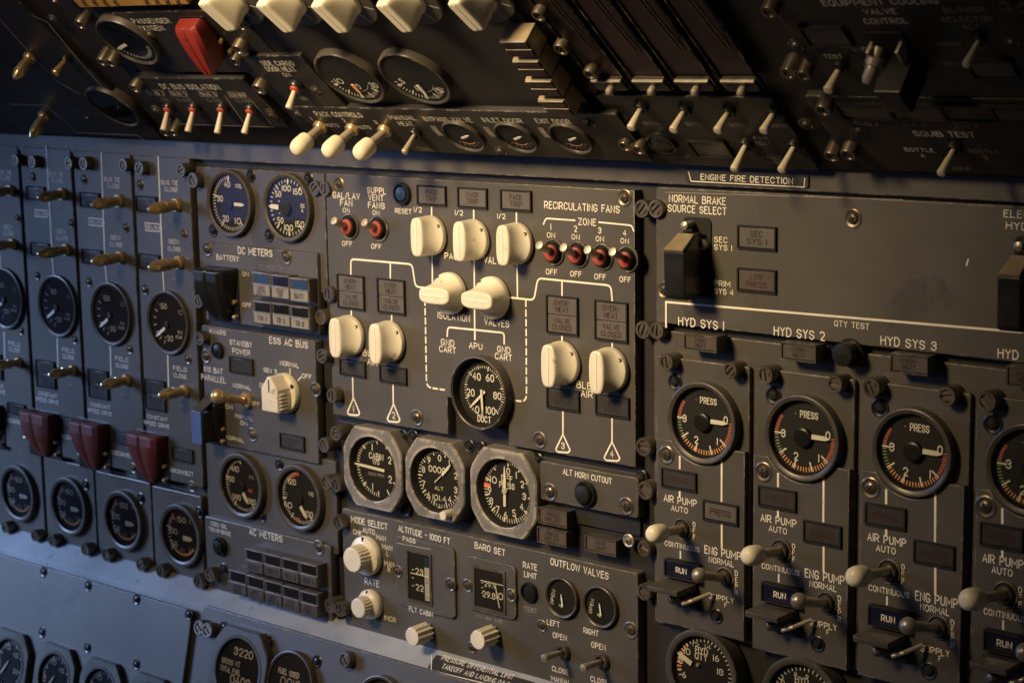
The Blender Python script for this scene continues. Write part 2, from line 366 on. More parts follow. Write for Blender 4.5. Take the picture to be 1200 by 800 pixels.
# ------------------------------------------------------------------ gauges
class Dial:
    def __init__(s, root, fr, a, b, h, r): s.mb = MB(); s.fr, s.a, s.b, s.h, s.r, s.root = fr, a, b, h, r, root; s.nd = []; s.mb.disc(r, h, 0)
    MS = ['matte', 'white', 'tickr', 'ticko', 'tickg', 'dimprint', 'hole', 'blue', 'drum']
    def p(s, x, y): q = s.fr.at(x, y, s.h0 + s.h); return q.x - s.a, q.y - s.b
    def ticks(s, a0, a1, n, r0, r1, w=.035, mi=1):
        for i in range(n):
            t = math.radians(a0 + (a1 - a0) * i / max(1, n - 1)); c, q = math.cos(t), math.sin(t)
            s.mb.ribbon([(c * r0 * s.r, q * r0 * s.r), (c * r1 * s.r, q * r1 * s.r)], w * s.r, s.h + .00012, mi)
    def arc(s, a0, a1, r, w, mi=1):
        s.mb.ribbon([(math.cos(math.radians(a0 + (a1 - a0) * i / 14)) * r * s.r, math.sin(math.radians(a0 + (a1 - a0) * i / 14)) * r * s.r) for i in range(15)], w * s.r, s.h + .0001, mi)
    def num(s, t, x, y, hh, w=None, mi=1, rot=0, wt=.16):
        su, sv, _, _ = s.fr.scale(x, y, s.h0 + s.h); a, b = s.p(x, y)
        s.mb.text(t, a, b, w * su if w else None, hh * sv, s.h + .0003, mi, wt, rot)
    def needle(s, x0, y0, x1, y1, w0, w1, m='white', name='needle', dz=.0014):
        a, b = V(s.p(x0, y0)), V(s.p(x1, y1)); d = (b - a).normalized(); n = V((-d.y, d.x)); sv = s.fr.scale(x0, y0, s.h0)[1]
        mb = MB(); w0 *= sv / 2.3; w1 *= sv / 2.3; c = a.lerp(b, .72)
        q = [a + n * w0, a - n * w0, c - n * max(w0, w1) * .95, b - n * w1 * .25, b + n * w1 * .25, c + n * max(w0, w1) * .95]
        mb.prism([tuple(p_) for p_ in q], s.h + dz, s.h + dz + .0004, 0); mb.build(name, [m], s.root)
    def hub(s, x, y, r, m='matte', hh=.002):
        a, b = s.p(x, y); mb = MB(); mb.lathe([(r * s.r, s.h + .0004), (r * s.r, s.h + hh), (r * .8 * s.r, s.h + hh + .0005), (.0001, s.h + hh + .0005)], 24, 0, None, (a, b)); mb.build('hub', [m], s.root)
def gauge(label, x, y, ry, hb=.007, rd=.84, dep=.0045, name='gauge', cat='gauge', bez='bezel', group=None, base=0.0, glass=True, octo=None, tr=.95):
    q = FR.at(x, y, base + hb); r = ry * FR.scale(x, y, base + hb)[3]
    root = thing(name, label, cat, q.x, q.y, base, group)
    mb = MB(); ri = r * rd; hd = hb - dep
    if octo:
        R = r * octo; k = R * .62
        out = [(R, -k * .78), (R, k * .78), (k, R), (-k, R), (-R, k * .78), (-R, -k * .78), (-k, -R), (k, -R)]
        pts = []
        n = 48
        def ray_oct(t, sc_):
            c, s_ = math.cos(t), math.sin(t); best = 9
            for i in range(8):
                (ax, ay), (bx, by) = out[i], out[(i + 1) % 8]; ex, ey = bx - ax, by - ay; den = c * ey - s_ * ex
                if abs(den) > 1e-12:
                    tt = (ax * ey - ay * ex) / den
                    if tt > 0: best = min(best, tt)
            return (c * best * sc_, s_ * best * sc_)
        rings = []
        for sc_, z in ((1, -.006), (1, hb - .0012), (.975, hb)):
            rings.append([(*ray_oct(2 * PI * i / n, sc_), z) for i in range(n)])
        for rr, z in ((r * 1.0, hb), (r * .985, hb + .0006), (ri * 1.01, hb + .0004), (ri, hb - .0006)):
            rings.append([(rr * math.cos(2 * PI * i / n), rr * math.sin(2 * PI * i / n), z) for i in range(n)])
        mb.loft(rings, 0, (0, 0)); well = [(ri, hb - .0006), (ri * .99, hb - .0014), (ri * .93, hd)]
    else:
        n = 56; prof = [(r, -.006), (r, hb - .0012), (r * .985, hb - .0003), (r * .955, hb), (ri * 1.06, hb - .0003), (ri * 1.01, hb - .0010), (ri, hb - .0014)]; well = [(ri, hb - .0014), (ri * .985, hd)]
        mb.loft([[(a * math.cos(2 * PI * i / n), a * math.sin(2 * PI * i / n), z) for i in range(n)] for a, z in prof], 0, (0, 0))
    mb.loft([[(a * math.cos(2 * PI * i / 48), a * math.sin(2 * PI * i / 48), z) for i in range(48)] for a, z in well], 1, (0, 0))
    mb.build('bezel', [bez, 'matte'], root, 28)
    d = Dial(root, FR, q.x, q.y, hd + .0002, ri * .998); d.h0 = base; d.ri = ri; d.r = ri * tr; d.hg = hb - .0016; d.gl = glass
    return d
def done(d):
    face = d.mb.build('dial_face', Dial.MS, d.root)
    for c in list(d.root.children):
        if c.name.split('.')[0] in ('needle', 'hub', 'needle_tail'): c.parent = face
    if d.gl:
        g = MB(); g.disc(d.ri * .995, d.hg, 0, n=48); g.build('glass', ['glass'], d.root, flat=1)
# ------------------------------------------------------------------ switches
def lever_parts(root, base, tip, kind, r, met='nickel'):
    """base, tip: local points"""
    d = (V(tip) - V(base)); L = d.length; Tm = axis_T(base, d)
    if kind == 'bat':
        mb = MB(); mb.lathe([(r * .42, 0), (r * .50, L * .3), (r * .66, L * .78), (r * .72, L * .92), (r * .62, L * .98), (r * .3, L * 1.0), (.0001, L * 1.003)], 20, 0, Tm); mb.build('lever', [met], root)
    elif kind == 'brass':
        mb = MB(); mb.lathe([(r * .74, -.002), (r * .74, L * .24), (r * .84, L * .26), (r * .84, L * .40), (r * .74, L * .41), (r * .74, L * .44), (r * .86, L * .45), (r * .88, L * .70), (r * .84, L * .73), (r * .62, L * .86), (r * .30, L * .985), (r * .16, L * .998), (.0001, L)], 24, 0, Tm); mb.build('lever', [met], root)
    elif kind == 'tip':
        mb = MB(); mb.lathe([(r * .40, 0), (r * .46, L * .55), (r * .46, L * .6)], 20, 0, Tm); lv = mb.build('lever', [met], root)
        R = r * .86; mb = MB(); l0 = L - R * 2.3
        mb.lathe([(r * .4, l0), (R * .92, l0 + R * .02), (R * .98, l0 + R * .2), (R, l0 + R * 1.2), (R * .93, l0 + R * 1.7), (R * .76, l0 + R * 2.05), (R * .5, l0 + R * 2.25), (R * .2, l0 + R * 2.3), (.0001, l0 + R * 2.31)], 28, 0, Tm); mb.build('lever_tip', ['creamt'], lv)
    elif kind == 'ball':
        mb = MB(); R = r * .82; c = L - R
        pr = [(r * .42, 0), (r * .50, L * .4), (r * .52, c - R * .85)] + [(R * math.sin(t), c - R * math.cos(t)) for t in [PI * (.2 + .8 * i / 9) for i in range(9)]] + [(.0001, L)]
        mb.lathe(pr, 26, 0, Tm); mb.build('lever', [met], root)
def toggle(label, bx, by, tx, ty, kind='bat', r=26, collar='nickel', seal=None, group=None, met='nickel', base=0.0, hole=0, cat='toggle switch', lr=None):
    q = FR.at(bx, by, base + .003); rf = FR.scale(bx, by, base)[3] if FR is not UPPER else FR.vs(bx, by); R = r * rf
    root = thing('toggle_switch', label, cat, q.x, q.y, base, group)
    v, h = FR.lift(tx, ty, q.x); tip = V((0, v - q.y, max(.012, h - base)))
    b = V((0, 0, .0035))
    mb = MB()
    if hole:
        H = hole * rf
        mb.lathe([(H * 1.12, .0001), (H * 1.10, .0014), (H * 1.0, .0016), (H * .97, .0005)], 32); mb.build('bushing', ['panel'], root)
        mb = MB(); mb.disc(H * .985, .0006, 0, n=32); mb.build('recess', ['hole'], root)
    mb = MB(); mb.lathe([(R, .0003), (R, .003), (R * .92, .0042), (R * .62, .0042), (R * .55, .0022), (.0001, .0022)], 24); col_ = mb.build('collar', [collar], root)
    if seal:
        if FR is UPPER: R *= .72
        mb = MB(); mb.lathe([(R * .60, .0022), (R * .86, .0044), (R * .80, .0058), (R * .5, .0066), (.0001, .0068)], 24); mb.build('seal', [seal], col_)
    lever_parts(root, b, tip, kind, (lr or r) * (FR.vs(bx, by)), met)
    return root
# ------------------------------------------------------------------ knobs
def capknob(label, x, y, ry, H=.020, rot=0, group=None, base=0.0, m='cream', name='rotary_knob', skirt=0, sharp=1):
    q = FR.at(x, y, base); R = ry * FR.scale(x, y, base)[3]
    root = thing(name, label, 'knob', q.x, q.y, base, group)
    Tm = M4.Rotation(math.radians(rot), 4, 'Z')
    mb = MB(); n = 48
    spec = [(.95, .95, 2, .0), (1, 1, 2, .03), (1, 1, 2, .19), (.985, .99, 2, .225), (.93, .99, 2.0, .25), (.80, .985, 2.05, .32), (.68, .98, 2.15, .42), (.58, .975, 2.3, .54), (.50, .97, 2.5, .68), (.45, .965, 2.8, .82), (.415, .96, 3, .93), (.395, .945, 3.2, .965), (.355, .90, 3.2, .992), (.30, .86, 3.2, 1.0)]
    mb.loft([ell(n, R * w, R * l, e if e <= 2.05 else 2 + (e - 2) * sharp, .001 + H * z) for w, l, e, z in spec], 0, (1, 1), Tm); body = mb.build('knob_body', [m], root, 42)
    mb = MB(); mb.lathe([(R * .085, .001 + H * .2), (R * .085, .0013 + H * .30), (R * .05, .0013 + H * .30), (.0001, .001 + H * .28)], 14, 0, Tm, (R * .72, R * .52)); mb.build('set_screw', ['bezel'], body)
    mb = MB(); mb.box(-R * .055, -R * .80, R * .055, R * .82, H, .0014 + H, .0002, 0, Tm); mb.build('index_line', ['white'], body)
    if skirt:
        mb = MB(); mb.lathe([(R * skirt, .0002), (R * skirt, .0025), (R * (skirt - .06), .0032), (R * 1.0, .0032)], 40)
        for k in range(7):
            t = math.radians(-150 + 42 * k); mb.ribbon([(math.cos(t) * R * 1.08, math.sin(t) * R * 1.08), (math.cos(t) * R * (skirt - .12), math.sin(t) * R * (skirt - .12))], R * .05, .0034, 1)
        mb.build('dial_skirt', ['bezel', 'print'], root)
    return root
def fluted(label, x, y, ry, fx, fy, fr_, skirt=None, n=20, depth=.10, group=None, base=0.0, mark=None, top=0):
    """barrel knob: base centre (x,y), front face centre (fx,fy)"""
    q = FR.at(x, y, base); R = fr_ * FR.scale(x, y, base)[3]; v, h = FR.lift(fx, fy, q.x); H = max(.012, h - base)
    root = thing('rotary_knob', label, 'knob', q.x, q.y, base, group); N = n * 6
    def ring(r, z, dp):
        o = []
        for i in range(N):
            k = (i % 6); g = 1 - dp * (0, .25, .9, 1, .9, .25)[k]; t = 2 * PI * i / N; o.append((r * g * math.cos(t), r * g * math.sin(t), z))
        return o
    mb = MB(); mb.loft([ring(R * 1.04, .002, depth), ring(R * 1.02, H * .86, depth), ring(R * .98, H * .93, depth * .6), ring(R * .93, H * .985, 0), ring(R * .86, H, 0)], 0, (1, 1)); mb.build('knob_body', ['cream'], root, 40)
    if skirt:
        S = skirt * FR.scale(x, y, base)[3]; mb = MB(); mb.lathe([(S * .97, .0004), (S, .002), (S, .0052), (S * .95, .0066), (R * 1.05, .0085), (R * .9, .0085)], 44)
        mb.build('skirt', ['cream'], root)
        mb = MB(); mb.box(-S * .05, S * .55, S * .05, S * .99, .0066, .0078); mb.build('index_mark', ['black'], root)
    return root
def button(label, x, y, ry, hb=.005, m='black', ring='black', rr=.72, base=0.0, dome=.3, cat='push button', name='push_button'):
    q = FR.at(x, y, base); R = ry * FR.scale(x, y, base)[3]; root = thing(name, label, cat, q.x, q.y, base)
    mb = MB(); mb.lathe([(R, .0002), (R, .0026), (R * .93, .0034), (R * .80, .0034), (R * .76, .0008), (.0001, .0008)], 32); mb.build('ring', [ring], root)
    k = R * rr; mb = MB(); mb.lathe([(k, .0009), (k, hb - k * dome * .5), (k * .93, hb - k * dome * .2), (k * .6, hb), (.0001, hb + k * .04)], 28); mb.build('button_cap', [m], root)
    return root
# ------------------------------------------------------------------ annunciators
def light(label, x0, y0, x1, y1, lines, lens='lens', txt='tdark', base=0.0, h=.0012, group=None, split=1, fr='black', cat='warning light', th=None, lip=True, proud=0, name='indicator_light'):
    cx, cy = (x0 + x1) / 2, (y0 + y1) / 2
    su, sv, sk, rf = FR.scale(cx, cy, base); w = (x1 - x0) * su / 2; hh = ((y1 - y0) - sk * (x1 - x0)) * sv / 2
    q = FR.at(cx, cy, base + proud); root = thing(name, label, cat, q.x, q.y, base, group)
    f = .0011
    mb = MB(); mb.frame(-w, -hh, w, hh, f, .0001, .0022 + proud, 0)
    if proud: mb.box(-w * .98, -hh * .98, w * .98, hh * .98, 0, proud, 0, 0)
    mb.build('frame', [fr], root)
    ls = lines if split > 1 else [lines]; H = 2 * (hh - f) / len(ls)
    for i, l in enumerate(ls):
        y1_ = hh - f - i * H; y0_ = y1_ - H; g = .0004
        mb = MB(); mb.box(-w + f + g, y0_ + g, w - f - g, y1_ - g, .0001, h + proud, .0003, 0)
        n = len(l); t_ = H * (.27 if n > 1 else .34) if th is None else th * sv
        for j, s_ in enumerate(l):
            if s_: mb.text(s_, 0, (y0_ + y1_) / 2 + (n - 1) * H * .19 - j * H * .38, min(2 * w * .74, len(s_) * t_ * .82), t_, h + proud + .00015, 1, .17)
        mb.build('lens', [lens, txt], root)
    if lip:
        mb = MB(); mb.box(-w * 1.01, -hh - .0009, w * 1.01, -hh - .0001, 0, .0012, .0002); mb.build('lower_lip', ['bezel'], root)
    return root
def selector(label, x, y, w, hh, txt, lens, lab, base, H=.012, group=None, tcol='tdark'):
    """square push-button block, (x,y) its front upper-left corner; window above, legend below"""
    su, sv, sk, rf = FR.scale(x, y, base + H); q = FR.at(x + w / 2, y + hh / 2 + sk * w / 2, base + H); W, Hh = w * su / 2 * .97, hh * sv / 2 * .97
    root = thing('selector_button', label, 'push button', q.x, q.y, base, group)
    mb = MB(); mb.box(-W, -Hh, W, Hh, -.003, H - .001, .0006); hs = mb.build('housing', ['bezel'], root)
    mb = MB(); mb.box(-W * .82, Hh * .08, W * .82, Hh * .84, 0, H - .0006, .0002); mb.build('window', [lens], hs)
    mb = MB(); mb.box(-W * .92, -Hh * .92, W * .92, -Hh * .06, 0, H, .0004, 0)
    t = txt if isinstance(txt, tuple) else (txt,)
    for j, s_ in enumerate(t):
        mb.text(s_, 0, -Hh * .49 + ((len(t) - 1) / 2 - j) * Hh * .36, min(W * 1.5, len(s_) * Hh * .26) if len(s_) > 1 else None, Hh * (.3 if len(t) > 1 else .4), H + .0002, 1, .17)
    mb.build('legend', [lab, tcol], hs)
    mb = MB(); mb.box(-W * .99, -Hh * .02, W * .99, Hh * .045, 0, H + .0006, .0002); mb.box(-W * .99, Hh * .91, W * .99, Hh * .98, 0, H + .0006, .0002); mb.build('trim', ['steel'], hs)
# ------------------------------------------------------------------ guards
def guard(label, x, y, w, hh, H=.018, m='redg', base=0.0, group=None, notch=True, bot=.42, name='switch_guard', plate_=True, rev=0):
    """flip-up cover, closed; (x,y) centre of its footprint"""
    q = FR.at(x, y, base); su, sv, sk, rf = FR.scale(x, y, base); W, h2 = w * su / 2, hh * sv / 2
    root = thing(name, label, 'switch guard', q.x, q.y, base, group); mb = MB()
    if plate_:
        mb.prism(rrect(-W * 1.02, -h2 * 1.06, W * 1.05, h2 * 1.0, .002), 0, .0012, .0003); mb.build('base_plate', ['black'], root)
    # cross sections along v, each a channel outline in (u, h)
    def sec(v, wd, h0, h1): return [(-wd, v, h0), (-wd * .96, v, h1 * .8), (-wd * .72, v, h1), (-wd * .12, v, h1 * 1.0), (0, v, h1 * (.90 if notch else 1.03)), (wd * .12, v, h1), (wd * .72, v, h1), (wd * .96, v, h1 * .8), (wd, v, h0)]
    S = [sec(h2 * .98, W * .93, .002, H * .90), sec(h2 * .90, W, .0015, H), sec(h2 * .55, W, .0015, H), sec(h2 * .1, W * .90, .0015, H * .90), sec(-h2 * .5, W * (bot + .28), .0015, H * .62), sec(-h2 * .88, W * bot, .0015, H * .36), sec(-h2 * 1.0, W * bot * .6, .0015, H * .22)]
    if rev: S = [sec(h2 * .98, W * .90, .002, H * .50), sec(h2 * .85, W, .0015, H * .60), sec(h2 * .4, W * .98, .0015, H * .74), sec(0, W * .86, .0015, H * .84), sec(-h2 * .5, W * .66, .0015, H * .95), sec(-h2 * .88, W * .46, .0015, H), sec(-h2 * 1.0, W * .34, .0015, H * .90)]
    mb = MB(); mb.loft(S, 0, (1, 1)); o = mb.build('cover', [m], root, 30)
    bev = o.modifiers.new('edge', 'BEVEL'); bev.width = .0007; bev.segments = 2; bev.limit_method = 'ANGLE'
    mb = MB()
    for sx in (.86,):
        for sy in (-.25, -.80): mb.lathe([(.0022, .0005), (.0022, .004), (.0012, .0052), (.0001, .0054)], 14, 0, None, (W * sx, h2 * sy))
    mb.build('hinge_pin', ['brass'], o)
    return root
# ================================================================== THE SETTING
def slab(name, frame, pts, h0, h1, m, label, cat, kind='structure', ch=0):
    """rectangle through full-frame pixel corners (TL, BR)"""
    global OX, OY
    OX = OY = 0
    a = frame.at(pts[0][0] * ZS, pts[0][1] * ZS, h1); b = frame.at(pts[1][0] * ZS, pts[1][1] * ZS, h1)
    c = ((a.x + b.x) / 2, (a.y + b.y) / 2); w, h = abs(b.x - a.x) / 2, abs(a.y - b.y) / 2
    mb = MB(); mb.box(-w, -h, w, h, h0, h1, ch); o = mb.build(name, [m])
    mm = frame.R.copy(); mm.translation = frame.world(*c, 0); o.matrix_world = mm
    if kind: o['kind'] = kind
    o['label'] = label; o['category'] = cat
    return o
BOARD_H = -.009
ledge_v = LOWER.o.z
OX = OY = 0
ul = MAIN.at(-420 * ZS, 400 * ZS, 0).x; ur = MAIN.at(1420 * ZS, 400 * ZS, 0).x; vt = MAIN.at(600 * ZS, 100 * ZS).y
mb = MB(); mb.box(ul, ledge_v - .03, ur, vt + .06, BOARD_H - .02, BOARD_H)
o = mb.build('backing_board', ['board']); o.matrix_world = MAIN.R.copy(); o['kind'] = 'structure'; o['label'] = 'dark backing board seen in the gaps between the instrument panels'; o['category'] = 'board'
LEDGE_RISE = .0175
mb = MB(); mb.loft([[(x_, ledge_v - .012, LEDGE_H - .004), (x_, ledge_v, LEDGE_H - .0025), (x_, ledge_v + .0008, LEDGE_H - .0027), (x_, ledge_v + LEDGE_RISE, -.0045), (x_, ledge_v + LEDGE_RISE, BOARD_H + .0005), (x_, ledge_v - .012, BOARD_H + .0005)] for x_ in (ul, ur)])
o = mb.build('ledge', ['ledge']); o.matrix_world = MAIN.R.copy(); o['kind'] = 'structure'; o['label'] = 'pale grey ledge running under the main instrument panels'; o['category'] = 'ledge'
# lower sloping board
mb = MB(); mb.box(ul, -.5, ur, -.0032, -.03, -.0045, .001)
o = mb.build('lower_board', ['panel']); mm = LOWER.R.copy(); mm.translation = LOWER.o; o.matrix_world = mm; o['kind'] = 'structure'; o['label'] = 'grey sloping board below the pale ledge'; o['category'] = 'board'
# overhead board leaning out over the main panels
mb = MB(); mb.box(ul, .0, ur, .42, -.05, -.005, .002)
o = mb.build('overhead_board', ['board']); mm = UPPER.R.copy(); mm.translation = UPPER.o; o.matrix_world = mm; o['kind'] = 'structure'; o['label'] = 'dark overhead board leaning out above the main panels'; o['category'] = 'board'
# trim strip between
OX = OY = 0
g0 = MAIN.at(600 * ZS, 206.5 * ZS, 0).y
mb = MB(); mb.box(ul, g0, ur, g0 + .075, BOARD_H + .0005, -.001, .001)
o = mb.build('trim_strip', ['panel']); o.matrix_world = MAIN.R.copy(); o['kind'] = 'structure'; o['label'] = 'grey strip between the overhead board and the main panels'; o['category'] = 'strip'
ORD = ['leftmost cut off', 'second', 'third', 'fourth']
def fz(pts): return [(x * ZS, y * ZS) for x, y in pts]
# ================================================================== GENERATOR PANELS (left)
Z('B1')
BX = [-190, 110, 340, 600, 855]                       # gaps between the columns at zoom y 350
NAMEC = ['cut off at the left edge of the photo', 'just right of the cut-off one', 'third in the row, left of the last', 'rightmost, beside the DC volts gauge']
TIE = [((40, 125), (-60, 140)), ((268, 140), (163, 158)), ((515, 170), (400, 190)), ((768, 188), (648, 210))]
GEN = [((50, 360), (-62, 372)), ((285, 385), (163, 405)), ((522, 418), (400, 437)), ((778, 440), (650, 463))]
FLD = [((75, 130), (-32, 146)), ((312, 165), (212, 186)), ((548, 208), (442, 231)), ((803, 255), (695, 275))]
KW = [(15, 598, 136), (245, 631, 138), (479, 666, 140), (729, 704, 142)]
CSD = [(69, -29, 124), (292, 27, 128), (530, 90, 132), (782, 155, 138)]
SX = [.86, .92, 1, 1.05]
for i in range(4):
    Z('B1')
    dx = KW[i][0] - 729; dy = KW[i][1] - 704; k = SX[i] / 1.05
    sl = [-96, -72, -37, 0][i]
    # upper plate: spans from under the strip to above the CSD gauges
    x0, x1 = BX[i] + 7, BX[i + 1] - 5
    P = plate('narrow grey generator control panel, ' + NAMEC[i], (x0 - 22, -40 + dy * .5), (x1 - 22, -8 + dy * .5), (x1 + 40, 1440 + dy * 1.5 - 10), (x0 + 40, 1405 + dy * 1.5 - 40), group='generator control panels')
    def q(x, y): return (729 + dx + (x - 729) * k, 704 + dy + (y - 704) * (k ** .5) + (x - 729) * (k - 1) * .1)
    tb = TIE[i][0]; gb = GEN[i][0]
    T('BUS TIE', tb[0] - 25 * k, tb[1] - 98 * k, 72 * k, 21); T('CLOSE', tb[0] - 18 * k, tb[1] - 68 * k, 55 * k, 20)
    T('TRIP', tb[0] - 8 * k, tb[1] + 70 * k, 38 * k, 14, 1)
    T('GEN', gb[0] - 17 * k, gb[1] - 92 * k, 42 * k, 22); T('CLOSE', gb[0] - 14 * k, gb[1] - 60 * k, 56 * k, 20)
    T('TRIP', gb[0] - 3 * k, gb[1] + 76 * k, 34 * k, 14, 1)
    lx = tb[0] - 75 * k
    Ln([(lx, tb[1] - 210), (gb[0] - 66 * k, gb[1] - 8)], 8); Ln([(gb[0] - 64 * k, gb[1] + 40 * k), (KW[i][0] - 10, KW[i][1] - KW[i][2] + 2)], 6)
    bx, by = tb[0] - 100 * k, tb[1] + 97 * k
    d = [(bx - 31 * k, by - 19 * k), (bx + 30 * k, by - 14 * k), (bx + 31 * k, by + 19 * k), (bx - 30 * k, by + 14 * k)]
    Ln(d + [d[0]], 4); T('BUS', bx, by, 46 * k, 19); Ln([(bx + 31 * k, by + 3), (bx + 42 * k, by + 4)], 4)
    for s in ((610, 100), (802, 318), (632, 560)): screw(*q(*s), 21 * k)
    screw(*q(820, 862), 21 * k)
    screw(*q(790, 36), 30 * k, 'cap'); screw(*q(608, 28), 30 * k, 'cap')
    Z('C1')
    f = FLD[i][0]; k2 = [.84, .9, .95, 1][i]
    T('FIELD', f[0] - 14 * k2, f[1] - 98 * k2, 58 * k2, 21); T('CLOSE', f[0] - 13 * k2, f[1] - 67 * k2, 56 * k2, 20); T('TRIP', f[0] - 4, f[1] + 66 * k2, 28 * k2, 13, 1)
    lx = f[0] - 67 * k2
    Ln([(lx, f[1] - 157 * k2), (lx + 3, f[1] - 22 * k2)], 7)
    T('CONSTANT', f[0] - 114 * k2, f[1] + 117 * k2, 90 * k2, 19); T('SPEED DRIVE', f[0] - 116 * k2, f[1] + 145 * k2, 109 * k2, 19)
    T('DISCONNECT', f[0] - 9 * k2, f[1] + 353 * k2 - (1 - k2) * 250, 105 * k2, 20)
    screw(f[0] + 35 * k2, f[1] + 418 * k2 - (1 - k2) * 250, 22 * k2, 'flat')
    kk = k2
    w = NAMEC[i].split(',')[0]
    COLW = ['cut-off leftmost', 'second', 'third', 'rightmost'][i]
    Z('B1')
    light(f'dark square light left of the BUS TIE switch, {COLW} generator panel', tb[0] - 168 * k, tb[1] - 42 * k, tb[0] - 78 * k, tb[1] + 34 * k, ['BUS TIE', 'OPEN'], 'lensd', 'tdim', fr='hole', lip=False)
    light(f'dark square light left of the GEN switch, {COLW} generator panel', gb[0] - 166 * k, gb[1] - 42 * k, gb[0] - 74 * k, gb[1] + 35 * k, ['GEN', 'OPEN'], 'lensd', 'tdim', fr='hole', lip=False)
    toggle(f'pointed brass BUS TIE switch at the top of the {COLW} generator panel', *TIE[i][0], *TIE[i][1], 'brass', 31 * k, 'brass', met='brass', group='brass generator switches')
    toggle(f'pointed brass GEN switch above the round meter of the {COLW} generator panel', *GEN[i][0], *GEN[i][1], 'brass', 31 * k, 'brass', met='brass', group='brass generator switches')
    d = gauge(f'round kilowatt meter with small white needle on the {COLW} generator panel', *KW[i], hb=.004, rd=.88, dep=.003, group='kilowatt meters', name='kilowatt_meter')
    c = KW[i]; e = k
    d.ticks(150, 250, 6, .72, .86, .035); d.ticks(128, 128, 1, .6, .9, .03, 5)
    d.num('50', c[0] - 10 * e, c[1] - 74 * e, 22 * e, 24 * e); d.num('-20', c[0] + 12 * e, c[1] + 66 * e, 22 * e, 34 * e); d.num('10', c[0] + 62 * e, c[1] - 46 * e, 19 * e, 16 * e, 5)
    d.num('KW', c[0] + 62 * e, c[1] + 42 * e, 13 * e, 18 * e); d.num('KVAR', c[0] + 56 * e, c[1] + 62 * e, 13 * e, 26 * e)
    d.needle(c[0] - 2 * e, c[1] + 22 * e, c[0] - 40 * e, c[1] + 58 * e, 16 * e, 5 * e); d.hub(c[0] + 6 * e, c[1] + 4, .12); done(d)
    Z('C1')
    toggle(f'pointed brass FIELD switch below the round meter of the {COLW} generator panel', *FLD[i][0], *FLD[i][1], 'brass', 29 * k2, 'brass', met='brass', group='brass generator switches')
    light(f'stacked pair of dark square lights left of the FIELD switch, {COLW} generator panel', f[0] - 165 * k2, f[1] - 58 * k2, f[0] - 75 * k2, f[1] + 92 * k2, [['FIELD', 'OFF'], ['LOW OIL', 'PRESS']], 'lensd', 'tdim', fr='hole', split=2, lip=False)
    light(f'dark square light above the DISCONNECT wording of the {COLW} generator panel', f[0] - 45 * k2, f[1] + 238 * k2 - (1 - k2) * 190, f[0] + 46 * k2, f[1] + 318 * k2 - (1 - k2) * 190, ['HIGH', 'TEMP'], 'lensd', 'tdim', fr='hole', lip=False)
for i, (gx, gy, gw, gh, n) in enumerate(((-46, 395, 140, 190, 'leftmost cut-off'), (196, 438, 146, 200, 'second'), (414, 487, 148, 212, 'third'), (668, 542, 152, 218, 'last'))):
    guard(f'dark red DISCONNECT switch cover, {n} in the row of four', gx, gy, gw * .92, gh, .016, 'redg', bot=.34, group='red disconnect guards')
Z('D1')
LX = [(-150, 190), (195, 420), (420, 668), (668, 890)]
for i in range(4):
    c = CSD[i]; e = [.88, .92, .96, 1][i]; COLW = ['leftmost', 'second', 'third', 'rightmost'][i]
    sk = .27
    xa, xb = LX[i]; ya = 155 - (782 - (xa + xb) / 2) * .265
    P = plate(f'grey mounting plate of the {COLW} oil temperature gauge', (xa - 6 + 4, ya - 195 - 25), (xb - 6 - 4, ya - 195 + 25), (xb + 10 - 4, ya + 190 + 32), (xa + 10 + 4, ya + 190 - 32), h=-.003, th=.0055, group='oil temperature gauge plates', name='mounting_plate')
    if i > 0: screw(c[0] + 85 * e, c[1] - 100 * e, 24 * e, 'dark')
    for fx in ((20, 118), (150, 155)) if i == 0 else ((225, 175), (370, 215)) if i == 1 else ((462, 240), (612, 282)) if i == 2 else ((700, 308), (865, 352)): screw(*fx, 30 * e, 'cap', h=.010)
    d = gauge(f'round oil temperature gauge with orange arc, {COLW} of the four', *c, hb=.006, dep=.005, group='oil temperature gauges', name='oil_temperature_gauge', base=-.003)
    X = lambda dx_, dy_: (c[0] + dx_ * e, c[1] + dy_ * e)
    d.ticks(127, 127, 1, .70, .95, .06, 2); d.ticks(134, 160, 4, .78, .88, .035); d.ticks(166, 166, 1, .70, .95, .05); d.ticks(175, 215, 5, .76, .86, .035); d.ticks(224, 224, 1, .66, .95, .05)
    d.num('150', *X(14, -70), 21 * e, 34 * e); d.num('100', *X(-22, -22), 22 * e, 32 * e); d.num('50', *X(-18, 34), 22 * e, 26 * e); d.num('C', *X(52, -62), 18 * e, None, 5); d.num('20', *X(18, 66), 20 * e, 24 * e, 5); d.num('0', *X(50, 60), 18 * e, None, 5)
    d.arc(232, 322, .80, .09, 3)
    d.needle(*X(26, 8), *X(66, 17), 24 * e, 10 * e); done(d)
Z('D1')
Z('C1'); P = None
